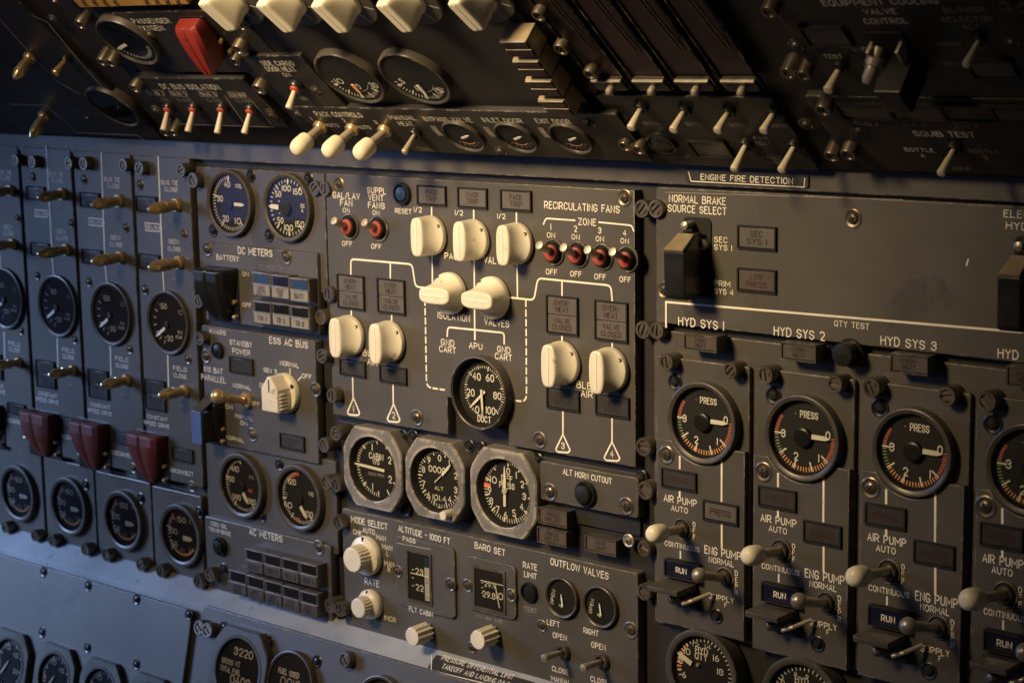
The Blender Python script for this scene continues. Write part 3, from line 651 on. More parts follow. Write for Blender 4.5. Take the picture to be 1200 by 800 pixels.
# ================================================================== DC METERS
Z('B2')
plate('grey panel carrying the two blue-faced DC gauges', (112, 20), (676, 48), (684, 560), (128, 520), h=-.003, th=.0055)
for s in ((345, 62), (180, 300), (425, 322), (598, 75)): screw(*s, 26, 'dark')
screw(95, 80, 34, 'cap'); screw(628, 115, 32, 'cap', h=.004); screw(120, 610, 30, 'cap'); screw(690, 578, 34, 'cap'); screw(655, 680, 34, 'cap')
d = gauge('round DC volts gauge with blue face reading 10 to 40', 250, 182, 148, hb=.006, rd=.86, dep=.0045, base=-.003, name='volt_gauge')
d.ticks(95, 306, 32, .88, .99, .026)
for a in (98, 164, 237, 306): d.ticks(a, a, 1, .80, 1.0, .05)
for t, x, y in (('40', 248, 97), ('30', 217, 160), ('20', 242, 247), ('10', 296, 258)): d.num(t, x, y, 24, 24)
d.num('VOL', 298, 105, 16, 28); d.needle(284, 184, 327, 188, 17, 14); d.hub(262, 188, .16); done(d)
d = gauge('round DC amps gauge with blue face and zero at left', 503, 200, 152, hb=.006, rd=.86, dep=.0045, base=-.003, name='amp_gauge')
d.ticks(50, 310, 27, .89, .99, .026)
for a in (50, 92, 131, 180, 229, 268, 310): d.ticks(a, a, 1, .82, 1.0, .045)
for t, x, y in (('100', 508, 115), ('150', 557, 130), ('50', 472, 140), ('50', 482, 255), ('100', 518, 287), ('150', 567, 272)): d.num(t, x, y, 23, 12 * len(t))
d.num('+', 476, 172, 16, None); d.num('-', 478, 225, 16, 9); d.num('DC', 580, 192, 15, 16); d.num('A', 578, 212, 15, None); d.needle(478, 197, 436, 192, 24, 12); d.hub(514, 205, .22, 'matte', .003); done(d)
plate('DC METERS plate with battery switch and six lit buttons', (146, 360), (640, 388), (652, 762), (150, 686), h=.001, th=.008)
T('DC METERS', 370, 393, 148, 34); T('BATTERY', 250, 420, 97, 26); T('ON', 328, 490, 27, 20); T('OFF', 335, 625, 37, 21); T('- -- -', 440, 458, 104, 16, 1)
screw(157, 383, 30); screw(503, 418, 30)
guard('large black battery switch cover below the BATTERY wording', 232, 575, 132, 235, .022, 'black', base=.001, notch=True, bot=.5)
BN = [('APU', 'BATT'), ('ESS', 'TR'), ('BATT',), ('TR 1',), ('TR 2',), ('TR 3',)]
for r in range(2):
    for c in range(3):
        t = BN[r * 3 + c]
        X = (357, 437, 519)[c] if r == 0 else (360, 441, 522)[c]; Y = (478, 489, 503)[c] if r == 0 else (603, 612, 625)[c]
        selector('square push button reading ' + ' '.join(t) + ' in the DC meters block', X, Y, 79 + c * 3, 108 if r == 0 else 104, t, ('blue' if (r == 0 and c != 1) else ('lensk' if r else 'navy')), 'label', .001, .011, group='DC meter selector buttons')
# ================================================================== ESS AC BUS
plate('grey ESS AC BUS panel with cream pointer knob', (140, 722), (640, 775), (640, 1307), (152, 1235), h=.001, th=.008)
T('KVARS', 207, 743, 70, 23); screw(125, 772, 30, 'cap')
Z('C2')
T('ESS AC BUS', 517, 42, 167, 32); T('STANDBY', 308, 46, 96, 25); T('POWER', 310, 82, 76, 25); T('INS BAT', 188, 163, 80, 26); T('PARALLEL', 188, 200, 106, 27)
T('NORMAL', 313, 235, 77, 21); T('OFF', 372, 310, 36, 21); T('ON', 257, 323, 29, 20); T('MANUAL', 322, 368, 76, 20); T('ON', 322, 395, 28, 20); T('NORMAL', 282, 463, 76, 20)
T('NORMAL', 521, 137, 81, 23); T('GEN 3', 437, 165, 56, 21); T('GEN', 408, 230, 34, 21); T('OFF', 597, 190, 40, 22)
Ln([(523, 156), (524, 180)], 5); Ln([(573, 192), (558, 208)], 5); Ln([(470, 180), (484, 192)], 5)
screw(152, 103, 28); screw(630, 250, 30); screw(355, 447, 28)
for s in ((660, 102), (705, 275), (722, 440), (670, 492), (680, 655), (722, 665)): screw(*s, 33, 'cap')
button('black recessed STANDBY POWER test button', 210, 75, 36, .003, base=.001)
light('dark STANDBY POWER light under its wording', 262, 100, 365, 187, ['OFF'], 'lensd', 'tdim', base=.001, fr='hole', lip=False)
light('dark square light at the foot of the ESS AC BUS panel', 483, 435, 590, 522, ['ESS BUS', 'OFF'], 'lensd', 'tdim', base=.001, fr='hole', lip=False)
toggle('large ball-ended metal switch beside the INS BAT PARALLEL wording', 325, 297, 182, 272, 'ball', 36, 'brass', met='brass', base=.001, lr=40)
gd = guard('open black switch cover with blue window reflection painted on its flap below INS BAT PARALLEL', 205, 390, 70, 190, .012, 'black', base=.001, bot=.75, notch=False)
qf = FR.at(112, 415, .024); su, sv, _, _ = FR.scale(112, 415, .024); gx, gy = qf.x - gd.location.x, qf.y - gd.location.z
mb = MB(); mb.prism(rrect(gx - 21 * su, gy - 70 * sv, gx + 21 * su, gy + 72 * sv, .0012), .0215, .023, .0003); mb.disc(.0007, .02305, 1, (gx, gy - 60 * sv), 10); mb.build('reflection_flap', ['flap_refl', 'hole'], gd)  # flap face coloured with the reflected window blue
mb = MB(); mb.loft([[(gx - 20 * su, gy + 70 * sv, .0205), (gx + 21 * su, gy + 70 * sv, .0205), (gx + 21 * su, gy + 70 * sv, .0230), (gx - 20 * su, gy + 70 * sv, .0230)], [(gx + 3 * su, gy + 135 * sv, .006), (gx + 44 * su, gy + 135 * sv, .006), (gx + 44 * su, gy + 135 * sv, .0085), (gx + 3 * su, gy + 135 * sv, .0085)]]); mb.build('flap_arm', ['bezel'], gd)
mb = MB(); mb.box(gx + 8 * su, gy - 66 * sv, gx + 26 * su, gy + 66 * sv, .002, .0214, .0006); mb.build('flap_side', ['black'], gd)
# ESS pointer knob
def pointer(label, x, y, ry, H, w, up, base):
    q = FR.at(x, y, base); R = ry * FR.scale(x, y, base)[3]; root = thing('rotary_knob', label, 'knob', q.x, q.y, base)
    mb = MB(); mb.lathe([(R * 1.0, .0004), (R, .004), (R * .95, .0055), (R * .6, .0056)], 44); mb.build('skirt', ['cream'], root)
    o = [(-R * w, -R * .78), (R * w, -R * .78), (R * w, R * .35), (R * .12, R * up), (-R * .12, R * up), (-R * w, R * .35)]
    mb = MB(); mb.prism(o, .005, H, .0016); mb.build('pointer_body', ['cream'], root)
    mb = MB()
    for k in range(5): mb.box(R * w - .0002, -R * .66 + k * R * .18, R * w + .0007, -R * .58 + k * R * .18, .007, H - .002)
    mb.build('grip_ribs', ['cream'], root)
    mb = MB(); mb.box(-R * .04, R * .2, R * .04, R * (up - .12), H, H + .0003); mb.build('index_mark', ['tdark'], root)
    mb = MB(); mb.disc(R * .11, .0062, 0, (R * (w + .14), R * .45), 14); mb.build('set_screw', ['hole'], root)
pointer('cream pointer knob set to NORMAL on the ESS AC BUS panel', 508, 262, 88, .021, .60, .96, .001)
# ================================================================== AC METERS
plate('grey panel carrying the two black AC gauges', (160, 470), (730, 545), (725, 950), (160, 850), h=-.003, th=.0055)
for s in ((470, 578), (130, 1140 - 747 + 747 - 560), (395, 805)): screw(*s, 24, 'dark')
d = gauge('round AC frequency gauge reading 380 to 420', 299, 671, 144, hb=.007, dep=.0062, tr=1.0, base=-.003, name='frequency_gauge')
d.ticks(100, 305, 36, .86, .95, .026); 
for a in (100, 168, 236, 304): d.ticks(a, a, 1, .78, .96, .045)
for t, x, y in (('410', 282, 594), ('400', 262, 637), ('390', 290, 718), ('380', 356, 738)): d.num(t, x, y, 22, 34)
d.num('FR', 355, 633, 14, 18, 5); d.num('0', 258, 660, 14, None, 5); d.num('AC', 350, 690, 14, 18, 2); d.needle(322, 698, 346, 748, 20, 10); d.hub(312, 672, .2); done(d)
d = gauge('round AC volts gauge reading 100 to 130', 551, 724, 147, hb=.007, dep=.0062, tr=1.0, base=-.003, name='AC_volt_gauge'.lower())
d.ticks(100, 305, 36, .86, .95, .026); d.ticks(100, 130, 5, .78, .95, .05, 2)
for a in (140, 190, 236, 304): d.ticks(a, a, 1, .78, .96, .045)
for t, x, y in (('120', 532, 650), ('110', 516, 752), ('100', 608, 793)): d.num(t, x, y, 23, 32)
d.num('75', 505, 705, 14, 16, 5); d.num('VO', 616, 705, 16, 20); d.num('20', 560, 815, 14, 16, 2); d.needle(574, 757, 602, 812, 20, 10); d.hub(565, 728, .2); done(d)
Z('D2')
plate('AC METERS plate with nine square selector buttons', (152, 78), (708, 192), (700, 510), (160, 395), h=.001, th=.008)
T('AC METERS', 417, 152, 143, 31); T('CSD OIL', 212, 108, 69, 19); T('TEMP', 193, 130, 48, 19); T('RISE', 244, 143, 40, 19); screw(645, 208, 30); screw(228, 303, 24, 'dark')
for s in ((118, 355), (170, 325), (695, 462), (738, 478), (730, 98)): screw(*s, 33, 'cap')
button('black CSD oil temperature button on the AC METERS plate', 222, 200, 42, .006, base=.001)
TX = ['GEN 1', 'GEN 2', 'GEN 3', 'GEN 4']
for c in range(4):
    selector(f'bronze-edged square button, {["first", "second", "third", "fourth"][c]} of the four in the upper AC row', 326 + 79 * c, 206 + 20 * c, 78, 104, TX[c], 'lensk', 'labeld', .001, .013, group='AC meter selector buttons', tcol='tdim')
for c in range(5):
    selector(f'bronze-edged square button, {["first", "second", "third", "fourth", "fifth"][c]} of the five in the lower AC row', 254 + 78 * c, 298 + 23 * c, 77, 108, [('SYNC', 'BUS'), ('APU', 'GEN 1'), ('APU', 'GEN 2'), ('EXT', 'PWR 1'), ('EXT', 'PWR 2')][c], 'lensk', 'labeld', .001, .013, group='AC meter selector buttons', tcol='tdim')
# ================================================================== AIR CONDITIONING PANEL (centre)
Z('B3')
def notch(P):
    w, h = P.w / 2, P.hh / 2
    a = loc(243, 1170)[0]; b = loc(508, 1170)[0]; t = loc(371, 1050)[1]
    return [(-w, -h), (a, -h), (a, t), (b, t), (b, -h), (w, -h), (w, h), (-w, h)]
Z('B3')
PC = plate('large grey bleed air panel with cream knobs and white flow lines', (-286, 52), (1062, 120), (1062, 1324), (-268, 1112), h=0, th=.010, poly=notch)
T('RESET', 48, 215, 71, 24); T('RECIRCULATING FANS', 828, 197, 328, 36); T('ZONE', 853, 262, 76, 33)
for x, y in ((112, 208), (292, 222), (478, 237)): T('1/2', x, y, 33, 25)
for t, x, y in (('1', 694, 283), ('2', 802, 292), ('3', 908, 299), ('4', 1018, 310)): T(t, x, y, None, 30)
for x, y in ((695, 320), (803, 328), (909, 336), (1018, 345)): T('ON', x, y, 34, 25)
for x, y in ((697, 481), (804, 490), (910, 502), (1020, 514)): T('OFF', x, y, 48, 27)
Ln([(662, 272), (672, 246), (800, 255)], 7, .003); Ln([(905, 263), (1048, 277), (1058, 302)], 7, .003)
Ln([(172, 193), (176, 530)], 8); Ln([(356, 205), (361, 775)], 8); Ln([(543, 220), (548, 598)], 8)
T('PACK', 267, 413, 74, 30); T('VALVES', 456, 432, 108, 32); T('ISOLATION', 269, 677, 139, 33); T('VALVES', 457, 703, 107, 33)
Ln([(-182, 490), (-182, 424), (86, 447), (101, 545), (250, 562)], 8, .004); Ln([(-9, 445), (-9, 507)], 8)
Ln([(450, 585), (620, 604), (637, 508), (957, 540), (963, 608)], 8, .004); Ln([(743, 518), (743, 584)], 8); Ln([(743, 755), (743, 800)], 8); Ln([(963, 785), (963, 830)], 8); Ln([(-180, 650), (-180, 700)], 8); Ln([(-3, 668), (-3, 720)], 8)
Ln([(240, 762), (243, 722), (490, 747), (490, 795)], 8, .003); Ln([(362, 730), (362, 776)], 8)
dash([(143, 600), (150, 985), (240, 998)], 8, 12); dash([(585, 605), (588, 1048), (500, 1040)], 8, 13)
screw(1012, 157, 34)
Z('C3')
T('GND', 242, 42, 56, 30); T('CART', 242, 73, 71, 30); T('APU', 365, 57, 56, 30); T('GND', 488, 73, 56, 30); T('CART', 487, 105, 72, 31)
T('BLEED', 862, 232, 108, 33); T('AIR', 852, 267, 49, 33)
Ln([(747, 338), (747, 442)], 8); Ln([(962, 370), (962, 478)], 8)
def tri(x, y, w, hh, t):
    q = [(x, y - hh), (x + w, y + hh * .75), (x + w * .72, y + hh), (x - w * .72, y + hh * .93), (x - w, y + hh * .66), (x, y - hh)]
    p = [loc(*k) for k in q]; su, sv, _, _ = P.fr.scale(x, y, 0); mb = P.let
    pts = rnd([p[0]] + p[1:5] + [p[0]], .0012); mb.ribbon(pts[:-1] + [pts[0]], 8 * sv, .0002); T(t, x, y + hh * .25, None, 32)
tri(747, 483, 32, 40, '3'); tri(962, 518, 35, 42, '4')
screw(640, 470, 34); screw(102, 372, 34)
for s in ((1098, 500), (1105, 690)): screw(*s, 42, 'cap', h=.004)
Z('B3')
for s in ((1090, 205), (1095, 735)): screw(*s, 40, 'cap', h=.004)
Z('C2')
T('BLEED', 893, 93, 100, 28); T('AIR', 884, 128, 42, 29); Ln([(798, 194), (800, 292)], 7); Ln([(975, 225), (976, 316)], 7); tri(802, 322, 27, 38, '1'); tri(977, 350, 28, 40, '2'); screw(1075, 375, 32)
Z('B2')
T('GAL/LAV', 770, 147, 117, 31); T('FAN', 770, 179, 51, 30); T('ON', 770, 211, 29, 22); T('OFF', 774, 357, 43, 24); T('SUPPL', 902, 125, 80, 30); T('VENT', 900, 156, 65, 30); T('FANS', 902, 190, 71, 30); T('ON', 900, 222, 29, 22); T('OFF', 901, 370, 43, 24)
screw(733, 98, 28, 'flat'); screw(672, 118, 32, 'cap', h=.003)
toggle('GAL/LAV FAN toggle with red seal, left of the SUPPL VENT toggle', 775, 283, 713, 256, 'bat', 40, 'black', 'redr', hole=52, lr=27)
toggle('SUPPL VENT FANS toggle with red seal, left of the reset button', 904, 292, 846, 263, 'bat', 40, 'black', 'redr', hole=52, lr=27)
button('small RESET button with bluish lens left of the pack trip lights', 1018, 138, 50, .004, 'blue', 'black', .62)  # cap is a blue lens in a black ring
OH = ['OVER-', 'HEAT']; VC = ['VALVE', 'CLOSED']
light('leftmost OVERHEAT and VALVE CLOSED light pair on the bleed air panel', 735, 487, 852, 650, [OH, VC], 'lens', 'tdark', split=2, fr='hole')
light('OVERHEAT and VALVE CLOSED light pair, second from the left, left of the isolation knobs', 910, 505, 1030, 670, [OH, VC], 'lens', 'tdark', split=2, fr='hole')
Z('B3')
for k, (x0, y0, x1, y1) in enumerate(((112, 98, 238, 194), (290, 108, 418, 206), (477, 118, 612, 218))):
    light(f'grey PACK TRIP light above the {["left", "middle", "right"][k]} pack valve knob', x0, y0, x1, y1, ['PACK', 'TRIP'], 'lens', 'tred', fr='hole', group='pack trip lights')
light('OVERHEAT and VALVE CLOSED light pair, third from the left, right of the isolation knobs', 678, 578, 816, 762, [OH, VC], 'lens', 'tred', split=2, fr='hole')
light('rightmost OVERHEAT and VALVE CLOSED light pair on the bleed air panel', 890, 600, 1033, 792, [OH, VC], 'lens', 'tred', split=2, fr='hole')
for k, (x, y, ry) in enumerate(((176, 320, 88), (362, 338, 90), (552, 355, 92))):
    capknob(f'cream PACK VALVES knob with upright grip, {["left", "middle", "right"][k]} of three', x, y, ry, .019, 0, 'pack valve knobs')
capknob('cream ISOLATION VALVES knob with level grip, left of the pair', 262, 572, 92, .022, 90, 'isolation valve knobs')
capknob('cream ISOLATION VALVES knob with level grip, right of the pair', 448, 592, 94, .022, 90, 'isolation valve knobs')
for k, (bx, by, tx, ty) in enumerate(((698, 396, 640, 362), (805, 406, 746, 372), (912, 416, 852, 382), (1022, 426, 961, 391))):
    toggle(f'recirculating fan toggle with red seal under zone number {k + 1}', bx, by, tx, ty, 'bat', 41, 'black', 'redr', hole=53, group='recirculating fan toggles', lr=30)
Z('C3')
for n, (x, y, ry) in (('3', (750, 130, 97)), ('4', (960, 158, 98))):
    capknob(f'cream BLEED AIR knob of engine {n}, {"left" if n == "3" else "right"} of the right pair', x, y, ry, .019, 0, 'bleed air knobs')
light('dark HIGH STAGE light below the left knob of the right-hand bleed pair', 680, 233, 822, 347, ['HIGH', 'STAGE'], 'lensd', 'tdim', fr='hole')
light('dark HIGH STAGE light below the right knob of the right-hand bleed pair', 893, 262, 1040, 377, ['HIGH', 'STAGE'], 'lensd', 'tdim', fr='hole')
d = gauge('round duct pressure gauge with two needles, reading 0 to 100', 371, 265, 162, hb=.0100, rd=.93, dep=.0088, tr=.85, name='duct_pressure_gauge')
d.ticks(262, -48, 51, .82, .89, .02); d.ticks(262, -48, 11, .79, .90, .03); d.ticks(262, -48, 6, .77, .91, .04)
for t, x, y in (('40', 370, 190), ('60', 428, 197), ('20', 343, 260), ('80', 460, 275), ('0', 372, 335), ('100', 431, 340)): d.num(t, x, y, 29, 16 * len(t) if len(t) < 3 else 38)
d.num('DUCT', 403, 377, 26, 56); d.needle(410, 255, 344, 326, 13, 8, name='needle'); d.needle(398, 246, 404, 356, 13, 6, name='needle', dz=.0024); done(d)
Z('C2')
capknob('cream BLEED AIR knob of engine 1, leftmost of the left pair', 790, 10, 90, .019, 0, 'bleed air knobs')
capknob('cream BLEED AIR knob of engine 2, beside the left dashed line', 965, 36, 92, .019, 0, 'bleed air knobs')
light('dark HIGH STAGE light below the left knob of the left-hand bleed pair', 745, 110, 858, 197, ['HIGH', 'STAGE'], 'lensd', 'tdim', fr='hole')
light('dark HIGH STAGE light below the right knob of the left-hand bleed pair', 920, 137, 1038, 229, ['HIGH', 'STAGE'], 'lensd', 'tdim', fr='hole')
# ================================================================== CABIN PRESSURE GAUGES
Z('C3')
plate('dark recessed panel behind the three octagonal cabin gauges', (-235, 395), (1080, 600), (1090, 870), (-240, 640), h=-.006, th=.0025, m='board')
for s in ((330, 497), (378, 503), (38, 453), (85, 455), (630, 556), (50, 775), (-205, 800), (1085, 630)): screw(*s, 26, 'dark')
plate('ALT HORN CUTOUT plate with black button', (650, 560), (1085, 636), (1068, 820), (640, 718), h=.002, th=.010, rc=.003)
T('ALT HORN CUTOUT', 853, 627, 212, 29, rot=-.02); screw(685, 698, 36); screw(1020, 760, 36)
button('black ALT HORN CUTOUT push button', 850, 702, 56, .007, base=.002, dome=.4)
d = gauge('octagonal altimeter with drum digits and chipped bezel, middle of three', 182, 645, 148, hb=.011, rd=.96, dep=.0075, octo=1.18, bez='chip', tr=.96, base=-.004, name='altimeter')
d.ticks(0, 352.8, 50, .84, .94, .022); d.ticks(0, 324, 10, .78, .94, .04)
for t, x, y in (('9', 160, 555), ('0', 207, 547), ('8', 137, 597), ('7', 137, 660), ('6', 160, 710), ('5', 207, 775), ('4', 252, 728), ('3', 278, 687), ('2', 278, 625), ('1', 250, 568)): d.num(t, x, y, 25, None)
d.num('0000', 196, 598, 25, 72); d.num('ALT', 205, 680, 14, 36); d.num('101.4', 207, 722, 22, 58); d.needle(222, 620, 260, 576, 15, 8); d.needle(190, 652, 222, 620, 5, 5, name='needle_tail'); done(d)
Z('D3')
fluted('small dark setting knob at the foot of the altimeter', 262, 55, 30, 226, 66, 20, n=10, depth=.06, base=.002)
Z('C3')
d = gauge('octagonal DIFF PRESS gauge with upright needle, rightmost of three', 482, 702, 158, hb=.011, rd=.96, dep=.0075, octo=1.20, bez='chip', tr=.96, base=-.004, name='pressure_gauge')
d.ticks(90, -236, 56, .84, .95, .022); d.ticks(90, -230, 11, .78, .95, .04); d.ticks(178, 172, 3, .72, .95, .05, 2)
for t, x, y in (('10', 443, 642), ('1', 543, 622), ('2', 569, 662), ('3', 578, 715), ('4', 567, 760), ('5', 534, 788), ('6', 497, 797), ('7', 462, 772), ('8', 434, 735), ('9', 426, 688), ('0', 508, 605)): d.num(t, x, y, 27, None if len(t) < 2 else 26)
d.num('DIFF', 502, 637, 24, 46); d.num('PRESS', 502, 667, 24, 64); d.needle(497, 757, 496, 582, 16, 14); d.hub(497, 690, .1, 'drum', .0022); done(d)
Z('C2')
d = gauge('octagonal CABIN V/S gauge with level needle, leftmost of three', 882, 596, 148, hb=.011, rd=.96, dep=.0075, octo=1.20, bez='chip', tr=.96, base=-.004, name='vertical_speed_gauge')
d.ticks(90, 270, 31, .84, .94, .024); 
for a in (90, 135, 180, 225, 270, 300, 60, 30, -30): d.ticks(a, a, 1, .78, .94, .04)
for t, x, y in (('2', 960, 557), ('2', 962, 640), ('1', 886, 672), ('1', 884, 500)): d.num(t, x, y, 28, None)
d.num('CABIN', 901, 540, 25, 60); d.num('V/S', 900, 563, 22, 28); d.num('1000 FPM', 902, 620, 13, 66, 5); d.needle(942, 602, 802, 566, 14, 12); done(d)
Z('D3')
light('upper of two stacked PRESS RELIEF lights', 645, 25, 770, 122, ['PRESS', 'RELIEF'], 'lensr', 'tdark', base=-.006, proud=.0085, fr='bezel', lip=False)
light('lower of two stacked PRESS RELIEF lights', 640, 110, 768, 206, ['PRESS', 'RELIEF'], 'lensr', 'tdark', base=-.006, proud=.0085, fr='bezel', lip=False)
light('RATE LIMIT light right of the PRESS RELIEF pair', 848, 148, 985, 246, ['RATE', 'LIMIT'], 'lensr', 'tdark', base=-.006, proud=.0085, fr='bezel', lip=False)
# ================================================================== PRESSURISATION PANEL
plate('grey cabin altitude panel with MODE SELECT and BARO SET knobs', (-222, 30), (1070, 322), (1080, 905), (-205, 572), h=0, th=.010)
screw(1030, 178, 26, 'flat', 'steel'); screw(1100, 212, 36, 'cap', h=.003); screw(1100, 402, 38, 'cap', h=.004); screw(650, 550, 25); screw(1040, 570, 34); screw(345, 645, 24)
T('BARO SET', 427, 212, 132, 31, rot=-.03); T('ALTITUDE - 1000 FT', 138, 150, 224, 30, rot=-.03); T('RATE', 603, 287, 59, 30); T('LIMIT', 605, 327, 54, 28); T('TEST', 605, 479, 56, 23, 1); T('OUTFLOW VALVES', 818, 298, 252, 34, rot=-.03)
T('LEFT', 705, 537, 54, 27); T('RIGHT', 870, 575, 64, 27); T('OPEN', 733, 595, 59, 27); T('OPEN', 903, 637, 61, 28); T('CLOSE', 735, 743, 70, 25); T('MANUAL', 738, 788, 84, 25); T('CLOSE', 905, 788, 72, 26)
T('IN', 378, 505, 24, 16, 1); T('HG', 420, 516, 22, 16, 1); T('MB', 466, 528, 30, 18, 1)
Z('D2')
T('MODE SELECT', 870, 98, 157, 31); T('CHK', 819, 140, 36, 25); T('AUTO', 868, 134, 52, 26); T('MAN', 922, 163, 41, 25); T('MAN', 949, 205, 43, 25); T('L', 951, 233, None, 23); T('MAN', 958, 278, 42, 25); T('R', 957, 302, None, 23); T('RATE', 882, 358, 61, 32); T('INCR', 962, 518, 48, 23)
fluted('large cream fluted MODE SELECT knob with black index line', 868, 238, 85, 793, 258, 56, 86, 22, .09, base=0)
fluted('cream fluted RATE knob below the MODE SELECT knob', 886, 450, 63, 819, 466, 44, 64, 20, .09, base=0)
Z('D3')
def window(label, po, pi, draw, name):
    global P
    plate(label, *po, h=.0025, th=.0035, rc=.006, name=name, cat='display', m='panel')
    p = P
    a = [loc(*q) for q in pi]; x0, x1 = (a[0][0] + a[3][0]) / 2, (a[1][0] + a[2][0]) / 2; y1, y0 = (a[0][1] + a[1][1]) / 2, (a[2][1] + a[3][1]) / 2
    mb = MB(); mb.frame(x0 - .0018, y0 - .0018, x1 + .0018, y1 + .0018, .0018, 0, .0012); mb.build('window_frame', ['bezel'], p.root)
    mb = MB(); mb.quad(x0, y0, x1, y1, .0002, 0)
    draw(mb, x0, y0, x1, y1); mb.build('display_drum', ['matte', 'white', 'drum', 'blue', 'tdark'], p.root)
    mb = MB(); mb.quad(x0, y0, x1, y1, .0011); mb.build('glass', ['glass'], p.root, flat=1)
def dr1(mb, x0, y0, x1, y1):
    w, h = x1 - x0, y1 - y0
    mb.quad(x0 + w * .74, y0 + h * .04, x0 + w * .95, y1 - h * .06, .0003, 2); mb.quad(x0 + w * .74, y1 - h * .26, x0 + w * .95, y1 - h * .06, .00034, 3)
    mb.text('23', x0 + w * .50, y0 + h * .62, w * .34, h * .12, .0004, 1); mb.text('22', x0 + w * .50, y0 + h * .28, w * .34, h * .12, .0004, 1)
    mb.quad(x0 + w * .1, y0 + h * .545, x1 - w * .04, y0 + h * .565, .0006, 1)
    for k in (.1, .42, .48, .82): mb.quad(x0 + w * .78, y0 + h * k, x0 + w * .9, y0 + h * (k + .015), .0004, 4)
    for k in (.28, .45, .62): mb.quad(x0 + w * .16, y0 + h * k, x0 + w * .24, y0 + h * (k + .018), .0004, 1)
window('altitude window showing 23 and 22 with a white tape strip', ((12, 165), (268, 195), (278, 540), (18, 440)), ((72, 222), (168, 245), (166, 452), (70, 425)), dr1, 'altitude_window')
T('PASS', 73, 172, 54, 24); Ln([(20, 186), (168, 214)], 4, dim=1); T('FLT CABIN', 125, 486, 102, 24); screw(20, 312, 25); screw(250, 370, 27)
def dr2(mb, x0, y0, x1, y1):
    w, h = x1 - x0, y1 - y0
    mb.text('29.9', x0 + w * .52, y0 + h * .63, w * .40, h * .12, .0004, 1); mb.text('29.8', x0 + w * .48, y0 + h * .36, w * .44, h * .15, .0004, 1); mb.text('10', x0 + w * .86, y0 + h * .40, w * .2, h * .16, .0004, 1); mb.text('10', x0 + w * .86, y0 + h * .80, w * .18, h * .14, .0004, 4)
    mb.ribbon([(x0 + w * .72, y0 + h * .62), (x0 + w * .77, y0 + h * .4), (x0 + w * .84, y0 + h * .1)], w * .03, .0006, 1); mb.ribbon([(x0 + w * .2, y0 + h * .70), (x1 - w * .02, y0 + h * .70)], w * .02, .0006, 1)
    for k in (.36, .5, .63): mb.quad(x0 + w * .22, y0 + h * k, x0 + w * .28, y0 + h * (k + .02), .0004, 1)
window('barometer window showing 29.8 with worn plate edges', ((312, 240), (538, 285), (540, 522), (325, 480)), ((362, 292), (490, 322), (488, 488), (364, 460)), dr2, 'baro_window')
screw(325, 375, 27); screw(515, 417, 27)
fluted('cream ribbed FLT CABIN knob below the altitude window', 158, 570, 50, 84, 590, 41, None, 11, .20)
fluted('cream ribbed BARO SET knob below the barometer window', 444, 584, 52, 371, 606, 43, None, 11, .20)
button('black RATE LIMIT test button in a recess', 603, 400, 44, .0025, base=0)
for n, x, y, ry, tx in (('LEFT', 735, 428, 90, (703, 422)), ('RIGHT', 903, 468, 93, (872, 462))):
    d = gauge(f'small round {n} outflow valve gauge with green mark', x, y, ry, hb=.004, rd=.86, dep=.003, name='outflow_gauge', group='outflow valve gauges')
    d.num('OPEN', *tx, 15, 52, rot=1.35); d.needle(x + 15, y + 33, x + 8, y - 20, 8, 7); d.arc(246, 268, .55, .14, 4); d.ticks(262, 262, 1, .30, .62, .05); done(d)
    screw_ = None
toggle('steel OUTFLOW VALVES toggle under the LEFT gauge', 742, 664, 660, 691, 'bat', 34, 'dsteel', met='steel', lr=26)
toggle('steel OUTFLOW VALVES toggle under the RIGHT gauge', 913, 704, 832, 735, 'bat', 35, 'dsteel', met='steel', lr=27)
# ================================================================== BRAKE SOURCE AND HYDRAULIC HEADER
Z('B4')
plate('wide grey brake source panel above the hydraulic columns', (108, 108), (2400, 232), (2400, 925), (108, 726), h=0, th=.010)
T('NORMAL BRAKE', 288, 165, 247, 36, rot=.0); T('SOURCE SELECT', 287, 208, 254, 36); T('SEC', 392, 340, 56, 28); T('SYS 1', 402, 374, 76, 28); T('PRIM', 398, 532, 69, 27); T('SYS 4', 406, 567, 82, 28)
Ln([(152, 722), (152, 612), (1720, 745)], 9); T('HYD SYS 1', 305, 706, 197, 42); T('HYD SYS 2', 735, 750, 220, 44); T('QTY TEST', 965, 712, 151, 29)
screw(967, 248, 38); screw(140, 560, 34); screw(105, 205, 40, 'cap', h=.004); screw(108, 738, 38, 'cap', h=.004)
Ln([(150, 132), (1190, 165)], 2.5, dim=1)
Z('C5'); T('HYD SYS 3', 690, 45, 242, 44); T('HYD SYS 4', 1213, 102, 262, 46)
Z('B5'); T('ELEC', 1165, 228, 112, 36); T('HYD', 1165, 280, 92, 36); Ln([(953, 425), (945, 452)], 7)
